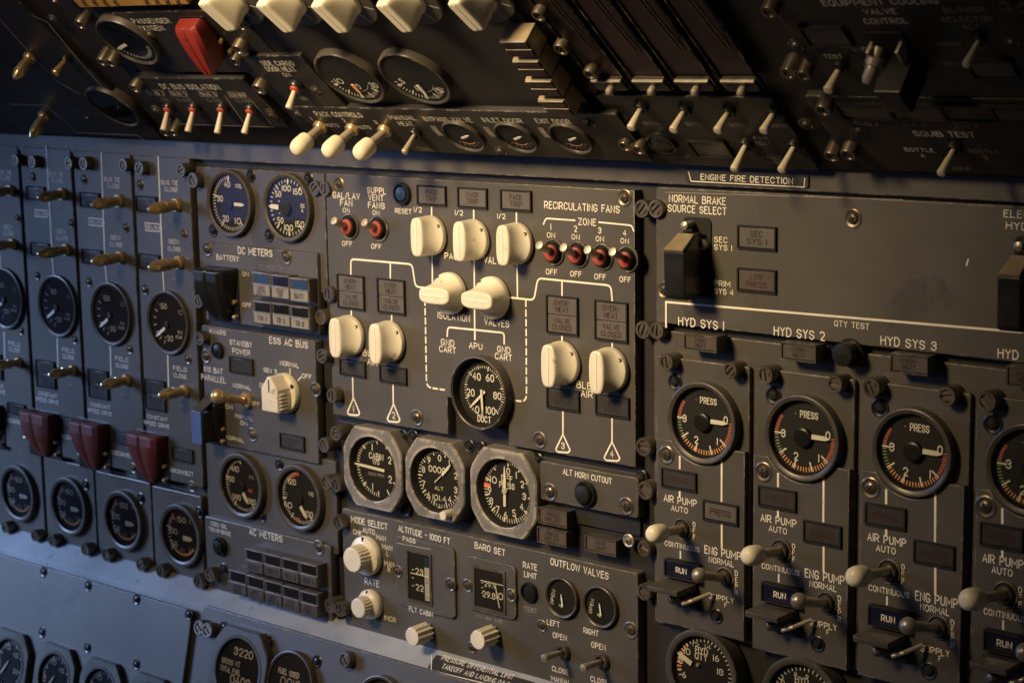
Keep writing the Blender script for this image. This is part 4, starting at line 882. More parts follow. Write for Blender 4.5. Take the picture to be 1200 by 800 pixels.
def bguard(label, x, y, w, hh, H):
    q = FR.at(x, y, 0); su, sv, _, _ = FR.scale(x, y); W, h2 = w * su / 2, hh * sv / 2; root = thing('switch_guard', label, 'switch guard', q.x, q.y)
    mb = MB(); mb.prism(rrect(-W, -h2, W, h2, .004), .0001, .0012, .0003); mb.build('base_plate', ['hole'], root)
    pr = [(h2 * .66, .004), (h2 * .62, .013), (h2 * .22, H), (-h2 * .90, H * .97), (-h2 * .99, H * .85), (-h2 * .99, .002)]
    c = W * .74; mb = MB()
    mb.loft([[(s_ * c * (.80 if v > h2 * .4 else 1), v, h) for v, h in pr] for s_ in (-1, 1)], 0, (1, 1))
    o = mb.build('cover', ['black'], root, 30); b = o.modifiers.new('edge', 'BEVEL'); b.width = .0012; b.segments = 3
    mb = MB(); f = [(s_ * c * (.74 if v > h2 * .4 else .90), v, h) for v, h, s_ in ((h2 * .60, .0138, -1), (h2 * .60, .0138, 1), (h2 * .24, H + .0001, 1), (h2 * .24, H + .0001, -1))]
    up = V((0, .8, .59)) * .0014; mb.loft([[tuple(V(p)) for p in f], [tuple(V(p) + up) for p in f]]); mb.build('worn_flap', ['bronze'], root)
    mb = MB(); mb.lathe([(.0045, .001), (.0045, .006), (.003, .0075), (.0001, .0075)], 16, 0, None, (W * .55, h2 * .35)); mb.lathe([(.003, .001), (.003, .012), (.0001, .013)], 12, 0, None, (-W * .3, h2 * .82)); mb.build('hinge_pin', ['steel'], root)
Z('B4')
bguard('tall black NORMAL BRAKE switch cover with worn sloping top', 290, 415, 122, 345, .030)
light('SEC SYS 1 light with dark legend, above the LOW PRESS light', 468, 273, 637, 389, ['SEC', 'SYS 1'], 'lens', 'tdark', fr='hole')
light('LOW PRESS light with red legend, below the SEC SYS 1 light', 467, 459, 636, 577, ['LOW', 'PRESS'], 'lensr', 'tred', fr='hole')
Z('B5')
bguard('tall black ELEC HYD switch cover cut off at the right edge', 1222, 525, 140, 395, .030)
# ================================================================== HYDRAULIC COLUMNS
Z('C4')
plate('grey frame plate behind the hydraulic columns', (100, 12), (2300, 200), (2300, 1500), (100, 1500), h=-.004, th=.0045, m='panel')
ORDC = ['SYS 1', 'SYS 2', 'SYS 3', 'SYS 4']
G = [(301, 395, 182), (739, 462, 192), (697 + 523.25, 525, 197), (1212 + 523.25, 602, 206)]
PLX = [(112, 530), (545, 986), (1003, 1488), (1500, 2010)]
OHL = [(235, 0, 379, 87), (660, 37, 813, 132), (1138, 85, 1302, 188), (1648, 140, 1812, 247)]
S3 = 523.25
# per-column offsets relative to column 1 (zoom px) for the items in zones C4 and D4 and growth factor
GR = [1.0, 1.085, 1.17, 1.24]
def cmap(i):
    g = GR[i]; c = G[i]
    def f(x, y):
        ddx, ddy = x - 301, y - 395
        return c[0] + ddx * g, c[1] + ddy * (1 + (g - 1) * .75) + ddx * (.012 * i)
    return f
for i in range(4):
    Z('C4'); f = cmap(i); g = GR[i]; n = ORDC[i]; x0, x1 = PLX[i]
    def o4(x, y): return f(x, y)
    ytop = 105 + (x0 - 112) * .125
    plate(f'grey HYD {n} column panel with pressure gauge', (x0, ytop - 10), (x1, ytop + 50), (x1 - 30, ytop + 1150), (x0 - 6, ytop + 1075), h=0, th=.004, group='hydraulic column panels')
    a = f(148, 130); b = f(430, 165)
    screw(*[(150, 130), (583, 185), (525 + S3, 240), (1030 + S3, 300)][i], 37 * g, 'cap', h=.010); screw(*[(430, 165), (888, 225), (855 + S3, 278), (1400 + S3, 330)][i], 37 * g, 'cap', h=.010)
    screw(*[(185, 215), (617, 275), (560 + S3, 330), (1055 + S3, 400)][i], 33 * g, 'dark')
    light(f'OVERHEAT light block hanging below the HYD {n} wording', *OHL[i], ['OVER-', 'HEAT'], 'lensr', 'tdark', base=-.002, proud=.012, fr='bezel', lip=False, group='hydraulic overheat lights')
    # lower switch plate
    q0, q1, q2, q3 = f(107, 462), f(500, 520), f(488, 1338), f(112, 1270)
    def cut(P, i=i):
        w, h = P.w / 2, P.hh / 2; r = G[i][2] * FR.scale(*G[i][:2], .006)[3] * 1.04; gq = FR.at(*G[i][:2], .006); cx, cy = gq.x - P.a, gq.y - P.b
        pts = [(-w, -h), (w, -h), (w, h)]; dyy = h - cy
        t0 = math.asin(max(-1, min(1, dyy / r)))
        for k in range(25):
            t = t0 + (-(PI + 2 * t0)) * k / 24
            pts.append((cx + r * math.cos(t), cy + r * math.sin(t)))
        pts.append((-w, h)); return pts
    plate(f'raised switch plate of HYD {n} with pump switches', q0, q1, q2, q3, h=.004, th=.0041, group='hydraulic switch plates', poly=cut, name='switch_plate')
    screw(*f(150, 535), 36 * g, 'flat'); screw(*f(366, 1242), 30 * g, 'dark')
    def L2(pts, w=9): Ln([f(*p) for p in pts], w * g)
    def T2(t, x, y, w, h_, **k): T(t, *f(x, y), w * g if w else None, h_ * g, **k)
    yD = 732.6
    L2([(212, 540), (212, 592)]); L2([(212, 693), (212, 718)]); L2([(396, 545), (395, 735)]); L2([(396, 732 + 103), (396, 940)]); L2([(215, yD + 222), (215, yD + 252)], 7)
    T2('AIR PUMP', 214, 733, 142, 34); T2('AUTO', 211, 771, 71, 27)
    for k, ch_ in enumerate('OFF'): T2(ch_, 275, yD + 105 + 27.5 * k, None, 24)
    T2('CONTINUOUS', 222, yD + 201, 150, 25); T2('ENG PUMP', 400, yD + 229, 157, 39); T2('NORMAL', 394, yD + 268, 107, 28)
    for k, ch_ in enumerate('DEPR'): T2(ch_, 460, yD + 318 + 28.5 * k, None, 25)
    T2('SUPPLY', 395, yD + 428, 107, 27); T2('F', 413, yD + 458, None, 22)
    def LB(x0_, y0_, x1_, y1_):
        a_ = f(x0_, y0_); b_ = f(x1_, y1_); return (*a_, *b_)
    light(f'dark PRESS light at upper left on the HYD {n} switch plate', *LB(135, 587, 287, 697), ['PRESS'], 'lensd', 'tred', base=.004, fr='hole', group='air pump pressure lights')
    light(f'dark PRESS light right of the AIR PUMP wording of HYD {n}', *LB(317, 727, 469, 843), ['PRESS'], 'lensd' if i else 'lens', 'tred', base=.004, fr='hole', group='engine pump pressure lights')
    gp = gauge(f'round HYD {n} pressure gauge with red, orange and green ticks', *G[i], hb=.008, rd=.86, dep=.006, group='hydraulic pressure gauges', name='pressure_gauge', base=0)
    gp.ticks(3, -36, 10, .86, .96, .028, 2); gp.ticks(-44, -72, 6, .86, .97, .030, 3); gp.ticks(-80, -142, 12, .86, .97, .030, 3); gp.ticks(-151, -178, 6, .86, .95, .026, 4); gp.ticks(-187, -215, 7, .86, .96, .028, 2)
    for t in (-40, -75, -111, -146, -182): gp.ticks(t, t, 1, .72, .96, .045)
    X = lambda x, y: f(x, y)
    gp.num('PRESS', *X(338, 298), 26 * g, 70 * g); gp.num('>', *X(283, 292), 13 * g, 16 * g, 5)
    for t, x, y in (('0', 414, 381), ('3', 234, 373), ('2', 285, 467), ('1', 377, 475)): gp.num(t, *X(x, y), 29 * g, None)
    gp.needle(*X(354, 385), *X(428, 396), 22 * g, 9 * g, dz=.002); gp.hub(*X(318, 388), .27, 'black', .0035); done(gp)
    bq = f(217, yD + 127); tq = f(80, yD + 150)
    toggle(f'cream-tipped AIR PUMP switch of HYD {n}', *bq, *tq, 'tip', 34 * g, 'dsteel', group='air pump switches', met='steel', base=.004, hole=43 * g, lr=47 * g)
    bq = f(402, yD + 340); tq = f(278, yD + 324 + 4 * i)
    toggle(f'ball-ended steel ENG PUMP switch of HYD {n}', *bq, *tq, 'ball', 33 * g, 'dsteel', group='engine pump switches', met='steel', base=.004, hole=42 * g, lr=40 * g)
    # RUN light
    r0 = f(148, yD + 252); r1 = f(296, yD + 360)
    light(f'dark blue RUN light of the HYD {n} air pump', *r0, *r1, ['RUN'], 'navy', 'print', base=.004, proud=.004, fr='hole', lip=False, group='air pump run lights')
    # supply guard bar with small lever and bail
    qa = f(224, yD + 362); z = FR.at(*qa, .004); su, sv, _, _ = FR.scale(*qa, .004)
    root = thing('supply_switch', f'SUPPLY switch with flat guard bar and small lever, HYD {n}', 'switch', z.x, z.y, .004, 'hydraulic supply switches')
    W = 66 * g * su; th = 12 * g * sv
    mb = MB(); mb.box(-W, -th, W, th, .0, .0265 * (1 if i < 9 else 1), .0012); mb.build('guard_bar', ['bezel'], root)
    tv, thh = FR.lift(*f(160, yD + 434), z.x - W * .15)
    bb = V((W * .35, -.011, 0)); tt = V((-W * .1, tv - z.y, max(.012, thh - .004)))
    Tm = axis_T(bb, tt - bb); L_ = (tt - bb).length; rr = 21 * g * sv
    mb = MB(); mb.lathe([(rr * .5, 0), (rr * .6, L_ * .35), (rr * .62, L_ * .5), (rr * .95, L_ * .55), (rr, L_ * .75), (rr * .95, L_ * .9), (rr * .6, L_ * .98), (.0001, L_)], 18, 0, Tm); mb.build('lever', ['dsteel'], root)
    mb = MB()
    for a_, b_, w_ in (((W * .75, -.008, .004), (W * .9, -.0095, .017), .0016), ((W * .9, -.0095, .017), (W * 1.45, -.006, .015), .0016), ((W * 1.45, -.006, .015), (W * 2.0, -.002, .004), .0016)):
        a_, b_ = V(a_), V(b_); mb.lathe([(w_, 0), (w_, (b_ - a_).length)], 12, 0, axis_T(a_, b_ - a_))
    mb.build('bail', ['nickel'], root)
    mb = MB(); mb.box(-W * .3, -.018, W * 1.2, -.006, .0, .003, .0006); mb.build('switch_base', ['hole'], root)
    # quantity gauge
    cq = f(300, yD + 752)
    gq = gauge(f'round HYD QTY gauge at the foot of the {n} column', *cq, 186 * g, hb=.008, rd=.84, dep=.006, group='hydraulic quantity gauges', name='quantity_gauge', base=0)
    gq.ticks(-20, 200, 27, .86, .95, .03, 1); gq.ticks(135, 190, 9, .84, .95, .05, 3 if i == 0 else 7)
    Y = lambda x, y: f(x, yD + y)
    gq.num('HYD', *Y(308, 657), 26 * g, 52 * g); gq.num('QTY', *Y(306, 684), 26 * g, 52 * g)
    NM = (('10', 245, 660), ('12', 283, 630), ('14', 336, 640), ('16', 372, 690), ('18', 390, 750), ('8', 218, 700), ('6', 232, 762)) if i == 0 else (('6', 232, 660), ('8', 283, 632), ('9', 330, 642), ('10', 366, 690), ('12', 390, 750), ('4', 214, 700))
    for t, x, y in NM: gq.num(t, *Y(x, y), (17 if t in ('12', '14', '9') or (i and t == '8') else 25) * g, (15 if len(t) < 2 else 24) * g)
    if i == 0: gq.needle(*Y(268, 712), *Y(206, 662), 26 * g, 8 * g)
    else: gq.needle(*Y(330, 790), *Y(270, 850), 26 * g, 8 * g)
    gq.hub(*Y(296, 718), .06, 'dimprint'); done(gq)
# RUN wording sits on the blue lenses
Z('B4')
button('large black QTY TEST push button between HYD SYS 2 and 3', 965, 832, 64, .014, base=-.002, dome=.25, rr=.8)
# ================================================================== OVERHEAD BOARD
FR = UPPER
Z('A1')
plate('dark PASSENGER OXYGEN plate with slanted gauge', (500, 42), (1085, 60), (1240, 318), (720, 318), h=0, th=.006)
T('PASSENGER', 660, 92, 160, 24); T('OXYGEN', 660, 123, 110, 24); screw(655, 158, 26); screw(350, 112, 30, 'cap'); screw(445, 275, 28, 'cap'); screw(485, 280, 28, 'cap'); screw(1042, 222, 32, 'cap'); screw(1027, 275, 28, 'cap')
d = gauge('oval-looking PASSENGER OXYGEN gauge on the overhead board', 555, 190, 99, hb=.006, rd=.90, dep=.0018, name='oxygen_gauge')
d.ticks(200, 340, 18, .76, .88, .03); d.needle(555, 190, 520, 210, 12, 8); done(d)
plate('plain dark plate at the far left of the overhead board', (-420, -60), (190, -40), (560, 600), (-100, 575), h=0, th=.006)
Ln([(205, 95), (345, 265), (452, 385)], 4, dim=1); Ln([(150, 72), (205, 95)], 4, dim=1); Ln([(0, 85), (170, 275), (255, 360), (352, 412)], 4, dim=1); Ln([(45, 458), (200, 460), (335, 580), (600, 592), (635, 618)], 4, dim=1)
screw(232, 92, 26); screw(387, 524, 20); screw(230, -5, 30, 'cap')
d = gauge('dim oval-looking gauge low at the left of the overhead board', 490, 476, 82, hb=.004, rd=.93, dep=.0025, name='dim_gauge')
d.ticks(200, 340, 12, .76, .86, .03, 5); done(d)
toggle('brass collared toggle at the far left edge of the overhead board', 128, 258, 62, 348, 'brass', 30, 'brass', met='brass')
toggle('brass collared toggle nearest the lower left corner of the overhead board', 190, 515, 135, 605, 'brass', 28, 'brass', met='brass')
toggle('small tan toggle between the two white lines at overhead left', 287, 265, 240, 325, 'bat', 26, 'black', met='brass')
plate('DC BUS ISOLATION plate with four toggles', (582, 338), (1080, 352), (1250, 556), (800, 545), h=.002, th=.008)
T('DC BUS ISOLATION', 830, 380, 255, 25); screw(685, 490, 28); screw(1185, 500, 26); screw(590, 392, 30, 'cap'); screw(1135, 395, 34, 'cap'); screw(720, 585, 26, 'cap'); screw(758, 585, 24, 'cap')
for k, (x, t) in enumerate(((680, 'BUS 1'), (782, 'BUS 2'), (912, 'BUS 3'), (1040, 'ESS BUS'))):
    w = 42; dq = [(x - w, 393 + k * 3), (x + w - 8, 397 + k * 3), (x + w, 420 + k * 3), (x - w + 10, 416 + k * 3)]; Ln(dq + [dq[0]], 3, dim=1); T(t, x + 2, 407 + k * 3, 62, 15); T('CLOSE', x + 28, 436 + k * 2, 62, 15, 1)
Ln([(985, 420), (1075, 545)], 3, dim=1); Ln([(1090, 425), (1190, 545)], 3, dim=1); Ln([(780, 543), (1200, 556)], 3, dim=1)
for k, (bx, by, tx, ty) in enumerate(((737, 478, 717, 573), (848, 478, 823, 580), (972, 478, 952, 587), (1098, 485, 1070, 588))):
    toggle(f'pale toggle, {["first", "second", "third", "fourth"][k]} of four under DC BUS ISOLATION', bx, by, tx, ty, 'bat', 34, 'black', 'redr', group='bus isolation toggles', lr=22, base=.002, met='pale')
# red overhead guard
guard('bright red switch cover on the overhead board beside the white knobs', 912, 150, 98, 158, .026, 'redo', rev=1)
# amber placard with little grid boxes
plate('amber yellow placard with rows of tiny boxes at the top edge', (270, -60), (790, -40), (815, 24), (335, 34), h=.003, th=.005, m='amber', name='placard', cat='placard', rc=.001)
mb = MB()
for c in range(10):
    if c == 4 or c == 5: continue
    for r in range(2):
        a = loc(372 + c * 46 + r * -14, 17 - r * 20); mb.frame(a[0] - .0022, a[1] - .0022, a[0] + .0022, a[1] + .0022, .0006, .0001, .0003); mb.quad(a[0] - .0008, a[1] - .0005, a[0] + .0008, a[1] + .0006, .0002)
mb.build('lettering', ['hole'], P.root)
Z('A2')
plate('dark flat panel below the row of white knobs', (-180, -130), (1150, -130), (1330, 466), (240, 466), h=-.001, th=.004, m='board')
KN = [(-165, 42), (88, 46), (328, 46), (612, 40), (925, 30)]
for k, (x, y) in enumerate(KN):
    capknob(f'large white bar knob, {["first from the left", "second from the left", "middle one", "fourth from the left", "last on the right"][k]} in the overhead row of five', x + 52, y - 60, 66, .0205, 8, 'white overhead knobs', m='creamt', skirt=1.75, sharp=5)
screw(-64, 118, 30, 'cap')
for k, (x, y, ry) in enumerate(((406, 350, 108), (690, 352, 111))):
    d = gauge(f'large oval-looking black gauge, {["left", "right"][k]} one of the overhead pair', x, y, ry, hb=.0055, rd=.91, dep=.0016, group='overhead temperature gauges', name='temperature_gauge')
    d.ticks(190, 330, 22, .80, .92, .025); d.ticks(200, 320, 5, .72, .93, .05)
    for t, nx, ny in ((('10', 365, 355), ('20', 440, 378), ('30', 515, 372)) if k == 0 else (('5', 640, 355), ('10', 718, 388), ('15', 800, 395))): d.num(t, nx, ny, 20, 30)
    d.arc(270, 330, .6, .03, 5); d.needle(x + 20, y + 15, x + 62, y + 60, 14, 8, 'ticko' if k == 0 else 'white'); done(d)
plate('SIDE CARGO DOOR HEAT plate with one red-sealed toggle', (-60, 243), (215, 250), (440, 540), (130, 535), h=.003, th=.009)
T('SIDE CARGO', 92, 277, 140, 23); T('DOOR HEAT', 108, 303, 128, 23); T('ON', 135, 328, 30, 18); T('OFF', 216, 433, 34, 17, 1); screw(263, 402, 28); screw(183, 505, 26); screw(68, 510, 26); screw(10, 395, 34, 'cap')
toggle('white-tipped toggle with red seal under DOOR HEAT wording', 174, 385, 143, 478, 'bat', 38, 'black', 'redr', lr=24, base=.003, met='pale')
plate('PACK CONTROLS plate with three cream-tipped levers', (235, 478), (1545, 490), (1740, 688), (300, 668), h=.004, th=.009)
T('PACK CONTROLS', 360, 501, 202, 24); T('MANUAL', 640, 515, 112, 22); T('HEAT', 656, 542, 62, 20); T('BYPASS VALVE', 838, 523, 206, 22); T('INLET DOOR', 1078, 527, 170, 22); T('EXIT DOOR', 1300, 531, 150, 22)
T('AUTO', 334, 548, 56, 17); T('AUTO', 473, 557, 56, 17); T('1', 243, 520, None, 17); T('2', 385, 527, None, 17); T('3', 525, 535, None, 17); T('COOL', 742, 652, 70, 15, 1); screw(1070, 668, 28); screw(1458, 545, 28)
for k, x in enumerate((792, 1024, 1262)): T('COOL', x, 572 + k * 4, 20, 46, 1)
for k, (bx, by, tx, ty) in enumerate(((280, 562, 180, 650), (420, 572, 318, 660), (562, 578, 455, 670))):
    toggle(f'cream-tipped PACK CONTROLS lever, {["first", "second", "third"][k]} from the left', bx, by, tx - 14, ty + 14, 'tip', 34, 'brass', met='nickel', group='pack control levers', lr=47, base=.004)
toggle('plain metal toggle under the MANUAL HEAT wording', 695, 590, 648, 672, 'bat', 32, 'black', lr=22, base=.004)
for k, (x, y, n) in enumerate(((905, 605, 'BYPASS VALVE'), (1135, 610, 'INLET DOOR'), (1375, 614, 'EXIT DOOR'))):
    d = gauge(f'small oval-looking indicator under the {n} wording', x, y, 64, hb=.003, rd=.90, dep=.0022, base=.004, glass=False, name='position_indicator', group='small position indicators')
    d.ticks(220, 320, 6, .7, .85, .04, 5); d.arc(230, 310, .62, .05, 3); d.needle(x, y - 6, x + 30, y - 18, 8, 6); done(d)
Z('A3')
# stack of bright-edged lights
q = FR.at(90, 330); root = thing('annunciator_stack', 'stack of chrome-edged dark red lights on the overhead board', 'indicator stack', q.x, q.y)
for k in range(4):
    a = FR.at(28 + k * 55, 218 + k * 86, .016); su, sv, sk, _ = FR.scale(90, 330, .016); w = 58 * su; x, y = a.x - q.x, a.y - q.y
    mb = MB(); mb.box(x - w, y - .0085, x + w, y + .0085, 0, .015, .0008); mb.build('light_block', ['bronze'], root)
    mb = MB(); mb.box(x - w * .95, y + .0070, x + w * .95, y + .0083, .008, .0165, .0005); mb.box(x - w * .95, y - .0008, x + w * .95, y + .0000, .008, .0164, .0003); mb.build('bright_trim', ['steel'], root)
    mb = MB(); mb.box(x - w * .9, y + .0004, x + w * .9, y + .005, .008, .0162, .0003); mb.box(x - w * .9, y - .0078, x + w * .9, y - .0018, .008, .0162, .0003); mb.build('lens', ['dred'], root)
FB = [(375, 505), (555, 690), (740, 887), (942, 1090)]
for k, (xa, xb) in enumerate(FB):
    q = FR.at((xa + xb) / 2 - 20, 330); su, sv, sk, _ = FR.scale((xa + xb) / 2, 340); W = (xb - xa) / 2 * su; Lh = .16
    root = thing('fire_handle', f'dark recessed fire handle, {["first", "second", "third", "last"][k]} of four on the overhead board', 'handle', q.x, q.y, 0, 'engine fire handles')
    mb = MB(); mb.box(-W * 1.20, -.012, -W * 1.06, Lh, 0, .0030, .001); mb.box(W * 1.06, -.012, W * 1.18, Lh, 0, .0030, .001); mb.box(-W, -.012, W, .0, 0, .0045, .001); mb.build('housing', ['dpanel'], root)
    mb = MB(); mb.quad(-W, 0, W, Lh, .0005); mb.build('recess', ['hole'], root)
    mb = MB(); mb.loft([[(x_, .002, .0012), (x_, Lh * .3, .0016), (x_, Lh, .0018), (x_, Lh, .0008), (x_, .002, .0008)] for x_ in (-W * 1.0, W * .98)]); hd_ = mb.build('handle', ['dred'], root)
    mb = MB()
    pts = [(W * (.62 - .5 * t * t), .030 + .13 * t, .0035 + .003 * math.sin(PI * t)) for t in [i / 8 for i in range(9)]]
    for o_ in (0, .0035):
        for a, b in zip(pts[:-1], pts[1:]): a, b = V(a) + V((o_, 0, 0)), V(b) + V((o_, 0, 0)); mb.lathe([(.0008, 0), (.0008, (b - a).length)], 8, 0, axis_T(a, b - a))
    mb.build('grip_edge', ['dsteel'], hd_)
    mb = MB(); mb.box(-W * 1.0, -.0018, W * 1.0, .0, .001, .0056, .0006); mb.build('lower_edge', ['steel'], root)
    mb = MB(); mb.lathe([(.0024, .004), (.0030, .0075), (.0026, .0098), (.0012, .0108), (.0001, .011)], 18, 0, None, (.001, -.0075)); mb.build('stud', ['nickel'], root)
plate('dark fire test plate below the four fire handles', (400, 420), (1145, 425), (1330, 745), (560, 720), h=0, th=.006)
for x, y in ((620, 540), (805, 543), (995, 547), (1175, 550)): T('BOTH', x - 8, y, 68, 15, 1)
T('BELL CUTOUT', 700, 683, 170, 16, 1); T('FIRE', 1092, 605, 62, 16, 1); T('TEST', 1100, 628, 66, 16, 1); T('FAULT', 1140, 690, 80, 16, 1); T('TEST', 1150, 712, 66, 16, 1)
screw(490, 528, 26); screw(115, 75, 34, 'cap'); screw(212, 222, 36, 'cap'); screw(340, 330, 32, 'cap'); screw(495, 645, 34, 'cap'); screw(553, 660, 32, 'cap'); screw(1122, 60, 38, 'cap'); screw(1205, 328, 36, 'cap')
for k, (bx, by, tx, ty) in enumerate(((563, 478, 520, 566), (752, 490, 705, 575), (945, 495, 898, 578), (1143, 500, 1100, 578))):
    toggle(f'pale bat toggle, {["first", "second", "third", "fourth"][k]} in the row below the fire handles', bx, by, tx, ty, 'bat', 34, 'black', group='fire detection toggles', lr=30, met='pale')
toggle('pale bat toggle left of the FAULT TEST wording', 1023, 638, 972, 748, 'bat', 34, 'black', group='fire test toggles', lr=29, met='pale')
button('small black bell button under the fire detection toggles', 660, 620, 44, .004)
light('long dark light with bright lower edge under the third fire toggle', 790, 610, 955, 686, [''], 'lensd', 'tdim')
Z('A4')
toggle('pale bat toggle right of the FIRE TEST wording', 188, 645, 132, 752, 'bat', 34, 'black', group='fire test toggles', lr=29, met='pale')
plate('EQUIPMENT COOLING plate at the upper right of the overhead board', (30, -120), (1300, -100), (1600, 440), (300, 412), h=0, th=.006)
T('EQUIPMENT COOLING', 560, 8, 505, 30); T('VALVE', 564, 50, 140, 25); T('CONTROL', 590, 92, 188, 26); T('BLOWER', 932, 42, 180, 24, 1); T('SELECTOR', 946, 84, 222, 24, 1); T('ALT', 966, 118, 76, 20, 1); T('NORM', 868, 193, 100, 18, 1); T('OFF', 880, 280, 70, 18, 1); T('TEST', 1028, 262, 90, 18, 1)
T('SMOKE', 497, 215, 112, 20); T('NORM', 530, 285, 64, 19); T('BY', 542, 350, 34, 19, 1); T('TEST', 360, 247, 80, 19)
screw(80, 58, 38, 'cap'); screw(165, 325, 36, 'cap'); screw(230, 335, 32, 'cap'); screw(195, 208, 34); screw(1142, 195, 34); screw(1115, 32, 30, 'cap'); screw(1195, 40, 30, 'cap')
light('dark light with bright lower edge left of the VALVE CONTROL wording', 235, 112, 425, 197, [''], 'lensd', 'tdim')
light('dark light with bright lower edge at the right of the EQUIPMENT COOLING plate', 960, 258, 1160, 340, [''], 'lensd', 'tdim')
toggle('pale bat toggle under the TEST wording of EQUIPMENT COOLING', 390, 298, 336, 402, 'bat', 36, 'black', 'dred', lr=33, met='pale')
toggle('pale bat toggle under the BLOWER SELECTOR wording', 997, 180, 940, 290, 'bat', 34, 'black', lr=27, met='pale')
# open guard with bright lever
q = FR.at(640, 250); su, sv, _, _ = FR.scale(640, 250); root = thing('switch_guard', 'open black valve control switch cover with a shiny lever inside', 'switch guard', q.x, q.y)
mb = MB(); mb.prism(rrect(-85 * su, -75 * sv, 85 * su, 110 * sv, .002), 0, .0015, .0003); mb.build('base_plate', ['hole'], root)
mb = MB(); mb.box(-20 * su, -75 * sv, 95 * su, 20 * sv, .0015, .030, .002); mb.build('cover', ['black'], root)
mb = MB(); Tm = axis_T((-.006, .012, .002), (-.3, -.55, .8)); mb.lathe([(.0032, 0), (.0034, .006), (.0055, .007), (.0055, .011), (.004, .012), (.0045, .020), (.003, .023), (.0001, .0235)], 18, 0, Tm); mb.build('lever', ['nickel'], root)
mb = MB(); mb.box(-70 * su, 30 * sv, -58 * su, 75 * sv, .0015, .010, .0006); mb.box(58 * su, 30 * sv, 70 * su, 75 * sv, .0015, .010, .0006); mb.build('hinge_pin', ['nickel'], root)
plate('SQUIB TEST plate at the lower right of the overhead board', (250, 420), (1420, 440), (1600, 775), (430, 752), h=0, th=.006)
T('ENG 1', 503, 540, 92, 19); T('ENG 2', 718, 545, 98, 19, 1); T('ENG 3', 942, 549, 100, 19, 1); T('SQUIB TEST', 845, 587, 265, 26); T('BOTTLE', 738, 656, 125, 18); T('A', 752, 680, None, 18); T('BOTTLE', 1018, 662, 130, 18, 1); T('B', 1030, 688, None, 18, 1); T('OFF', 925, 738, 76, 18, 1)
screw(240, 552, 32); screw(475, 580, 34); screw(315, 488, 38, 'cap'); screw(352, 690, 36, 'cap'); screw(425, 683, 38, 'cap')
for k, (xa, xb) in enumerate(((375, 620), (600, 852), (830, 1080), (1045, 1290))):
    light(f'dark squib light with bright lower edge, {["first", "second", "third", "fourth"][k]} from the left', xa + 10, 445 + k * 4, xb - 12, 520 + k * 4, [''], 'lensd', 'tdim', group='squib lights')
toggle('pale bat toggle between the BOTTLE wordings of SQUIB TEST', 888, 655, 830, 765, 'bat', 38, 'black', lr=28, met='pale')
# placards on the trim strip
FR = MAIN; Z('B4')
plate('ENGINE FIRE DETECTION placard on the strip below the overhead board', (235, 30), (775, 58), (775, 116), (235, 88), h=.0005, th=.0012, m='board', name='placard', cat='placard', ch=.0002)
T('ENGINE FIRE DETECTION', 502, 74, 402, 30); Ln([(250, 42), (262, 84), (757, 110), (760, 70)], 4)
# ================================================================== LOWER BOARD
FR = LOWER
Z('D1')
plate('plain blue-grey cover plate held by small dark screws', (-300, 168), (838, 458), (797, 862), (-340, 560), h=.0005, th=.005, rc=.006)
for s in ((185, 312), (380, 375), (593, 433), (820, 500), (178, 578), (377, 645), (592, 718)): screw(*s, 22, 'dark')
plate('grey plate around the gross weight and fuel gauges', (885, 488), (2600, 911), (2560, 1300), (845, 830), h=.0005, th=.005)
screw(870, 556, 33, 'cap', h=.010); screw(905, 568, 33, 'cap', h=.010); screw(1507, 697, 36, 'cap', h=.008)
for s in ((975, 557), (1172, 620), (1382, 705)): screw(*s, 26, 'dark')
for k, (x, y, ry) in enumerate(((32, 712, 120), (232, 778, 122), (432, 845, 124), (640, 915, 126))):
    d = gauge(f'octagonal lower left gauge with white needle, {["first", "second", "third", "fourth"][k]} along the bottom edge', x, y, ry, hb=.007, rd=.88, dep=.004, octo=1.20, bez='bezel', group='lower left gauges', name='fuel_flow_gauge')
    d.ticks(200, -20, 23, .82, .92, .03); d.ticks(200, -20, 6, .74, .93, .045); d.ticks(180, 192, 3, .74, .93, .05, 3)
    d.num('10', x + 4, y - 72, 19, 22); d.num('5', x - 38, y - 34, 18, None); d.num('15', x + 40, y - 34, 18, 20); d.num('20', x + 36, y + 36, 18, 20); d.needle(x - 24, y + 42, x + 12, y - 12, 12, 10); done(d)
Z('D2')
d = gauge('octagonal GROSS WT TOTAL FUEL gauge with digits 3220', 290, 745, 158, hb=.010, rd=.90, dep=.003, octo=1.18, bez='bezel', name='weight_gauge')
d.num('3220', 320, 668, 31, 80, rot=0); d.num('GROSS WT', 265, 708, 21, 78); d.num('TOTAL FUEL', 262, 743, 21, 88); d.num('0400', 305, 792, 36, 84); done(d)
d = gauge('round FUEL USED gauge next to the gross weight gauge', 515, 805, 150, hb=.008, rd=.90, dep=.003, name='fuel_used_gauge')
d.num('FUEL USED', 518, 755, 22, 88); d.num('0010', 525, 800, 36, 84, 8); done(d)
d = gauge('round gauge cut off by the bottom edge, right of FUEL USED', 905, 915, 152, hb=.008, rd=.88, dep=.006, name='fuel_used_gauge'); d.num('FUEL USED', 905, 865, 25, 88); done(d)
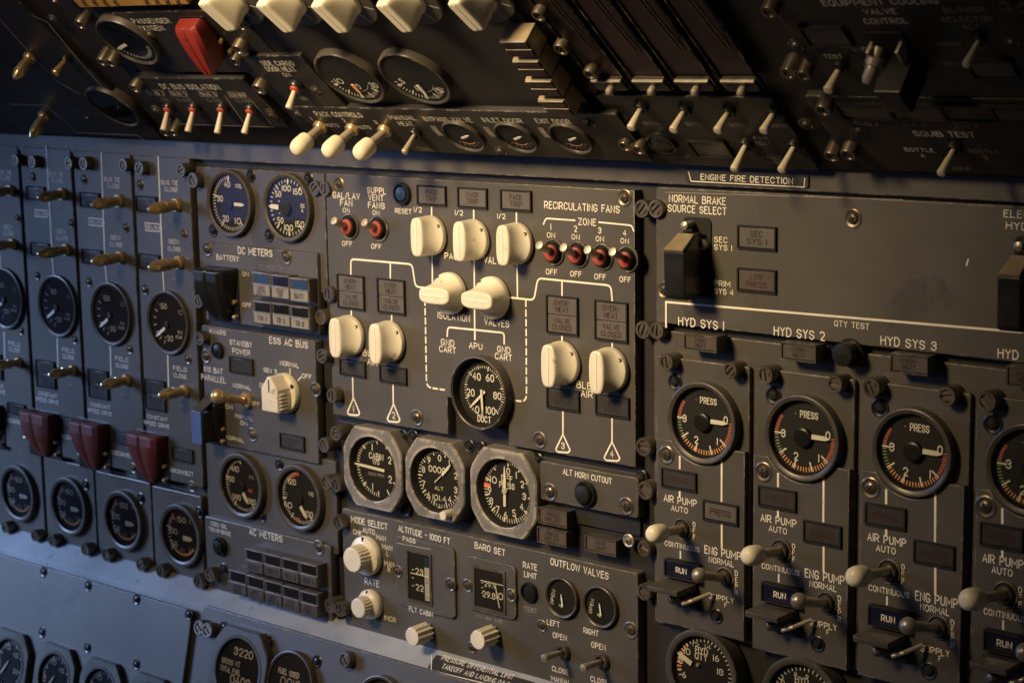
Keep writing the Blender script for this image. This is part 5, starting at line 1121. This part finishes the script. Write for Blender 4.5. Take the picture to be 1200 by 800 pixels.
# ledge placard
class LF: pass
LT = math.atan2(LEDGE_H - .0027 + .0045, LEDGE_RISE - .0008); FR = Frame((0, -(LEDGE_H - .0027), ledge_v + .0008), -LT); Z('D3')
plate('dark placard about takeoff and landing pressure lying on the ledge', (170, 668), (640, 800), (620, 850), (165, 752), h=.0006, th=.0006, m='board', name='placard', cat='placard', ch=.0001, rc=.001)
T('PRESSURE DIFFERENTIAL LIMIT', 372, 730, 310, 22, wt=.12); T('TAKEOFF AND LANDING 0.11 PSI', 372, 768, 310, 22, wt=.12); Ln([(172, 676), (170, 745), (560, 838)], 3)
flush()
# ================================================================== CAMERA AND LIGHT
cam = bpy.data.cameras.new('camera'); co = bpy.data.objects.new('camera', cam); COL.objects.link(co); sc.camera = co
m = M4.Identity(4)
for i, a in enumerate((RIGHT, -DOWN, -FWD)):
    for j in range(3): m[j][i] = a[j]
m.translation = CAM; co.matrix_world = m
cam.sensor_width = 36; cam.lens = F_PX / 1200 * 36; cam.clip_end = 60; cam.clip_start = .05
cam.dof.use_dof = True; cam.dof.focus_distance = 1.42; cam.dof.aperture_fstop = 12.5
def lamp(name, kind, loc, tgt, energy, col, size=.1, size_y=None, spot=None, blend=1):
    l = bpy.data.lights.new(name, kind); l.energy = energy; l.color = col
    if kind == 'AREA':
        l.size = size
        if size_y: l.shape = 'RECTANGLE'; l.size_y = size_y
    else: l.shadow_soft_size = size
    if spot: l.spot_size = math.radians(spot); l.spot_blend = blend
    o = bpy.data.objects.new(name, l); COL.objects.link(o); o.location = loc
    o.rotation_euler = (V(tgt) - V(loc)).to_track_quat('-Z', 'Y').to_euler()
    return o
lamp('warm_cabin_lamp', 'SPOT', (-.22, -1.12, .71), (-.03, 0, .11), 128, (1, .735, .42), .19, spot=43)
w1 = lamp('side_window_daylight', 'AREA', (-1.50, -.80, .06), (-.58, -.05, -.60), 3.9, (.40, .58, 1), .5, .6); w1.data.spread = math.radians(64)
lamp('front_window_daylight', 'AREA', (-1.55, -1.5, .28), (0, 0, 0), 2.3, (.14, .28, .9), .75, .8)
w = bpy.data.worlds.new('World'); sc.world = w; w.use_nodes = True
b = w.node_tree.nodes['Background']; b.inputs[0].default_value = (.9, .8, .75, 1); b.inputs[1].default_value = .018
sc.view_settings.view_transform = 'Standard'; sc.view_settings.look = 'None'; sc.view_settings.exposure = 0; sc.view_settings.gamma = 1
sc.render.engine = 'CYCLES'; sc.cycles.use_denoising = True; sc.cycles.max_bounces = 8; sc.cycles.transparent_max_bounces = 8; sc.cycles.caustics_reflective = False; sc.cycles.caustics_refractive = False
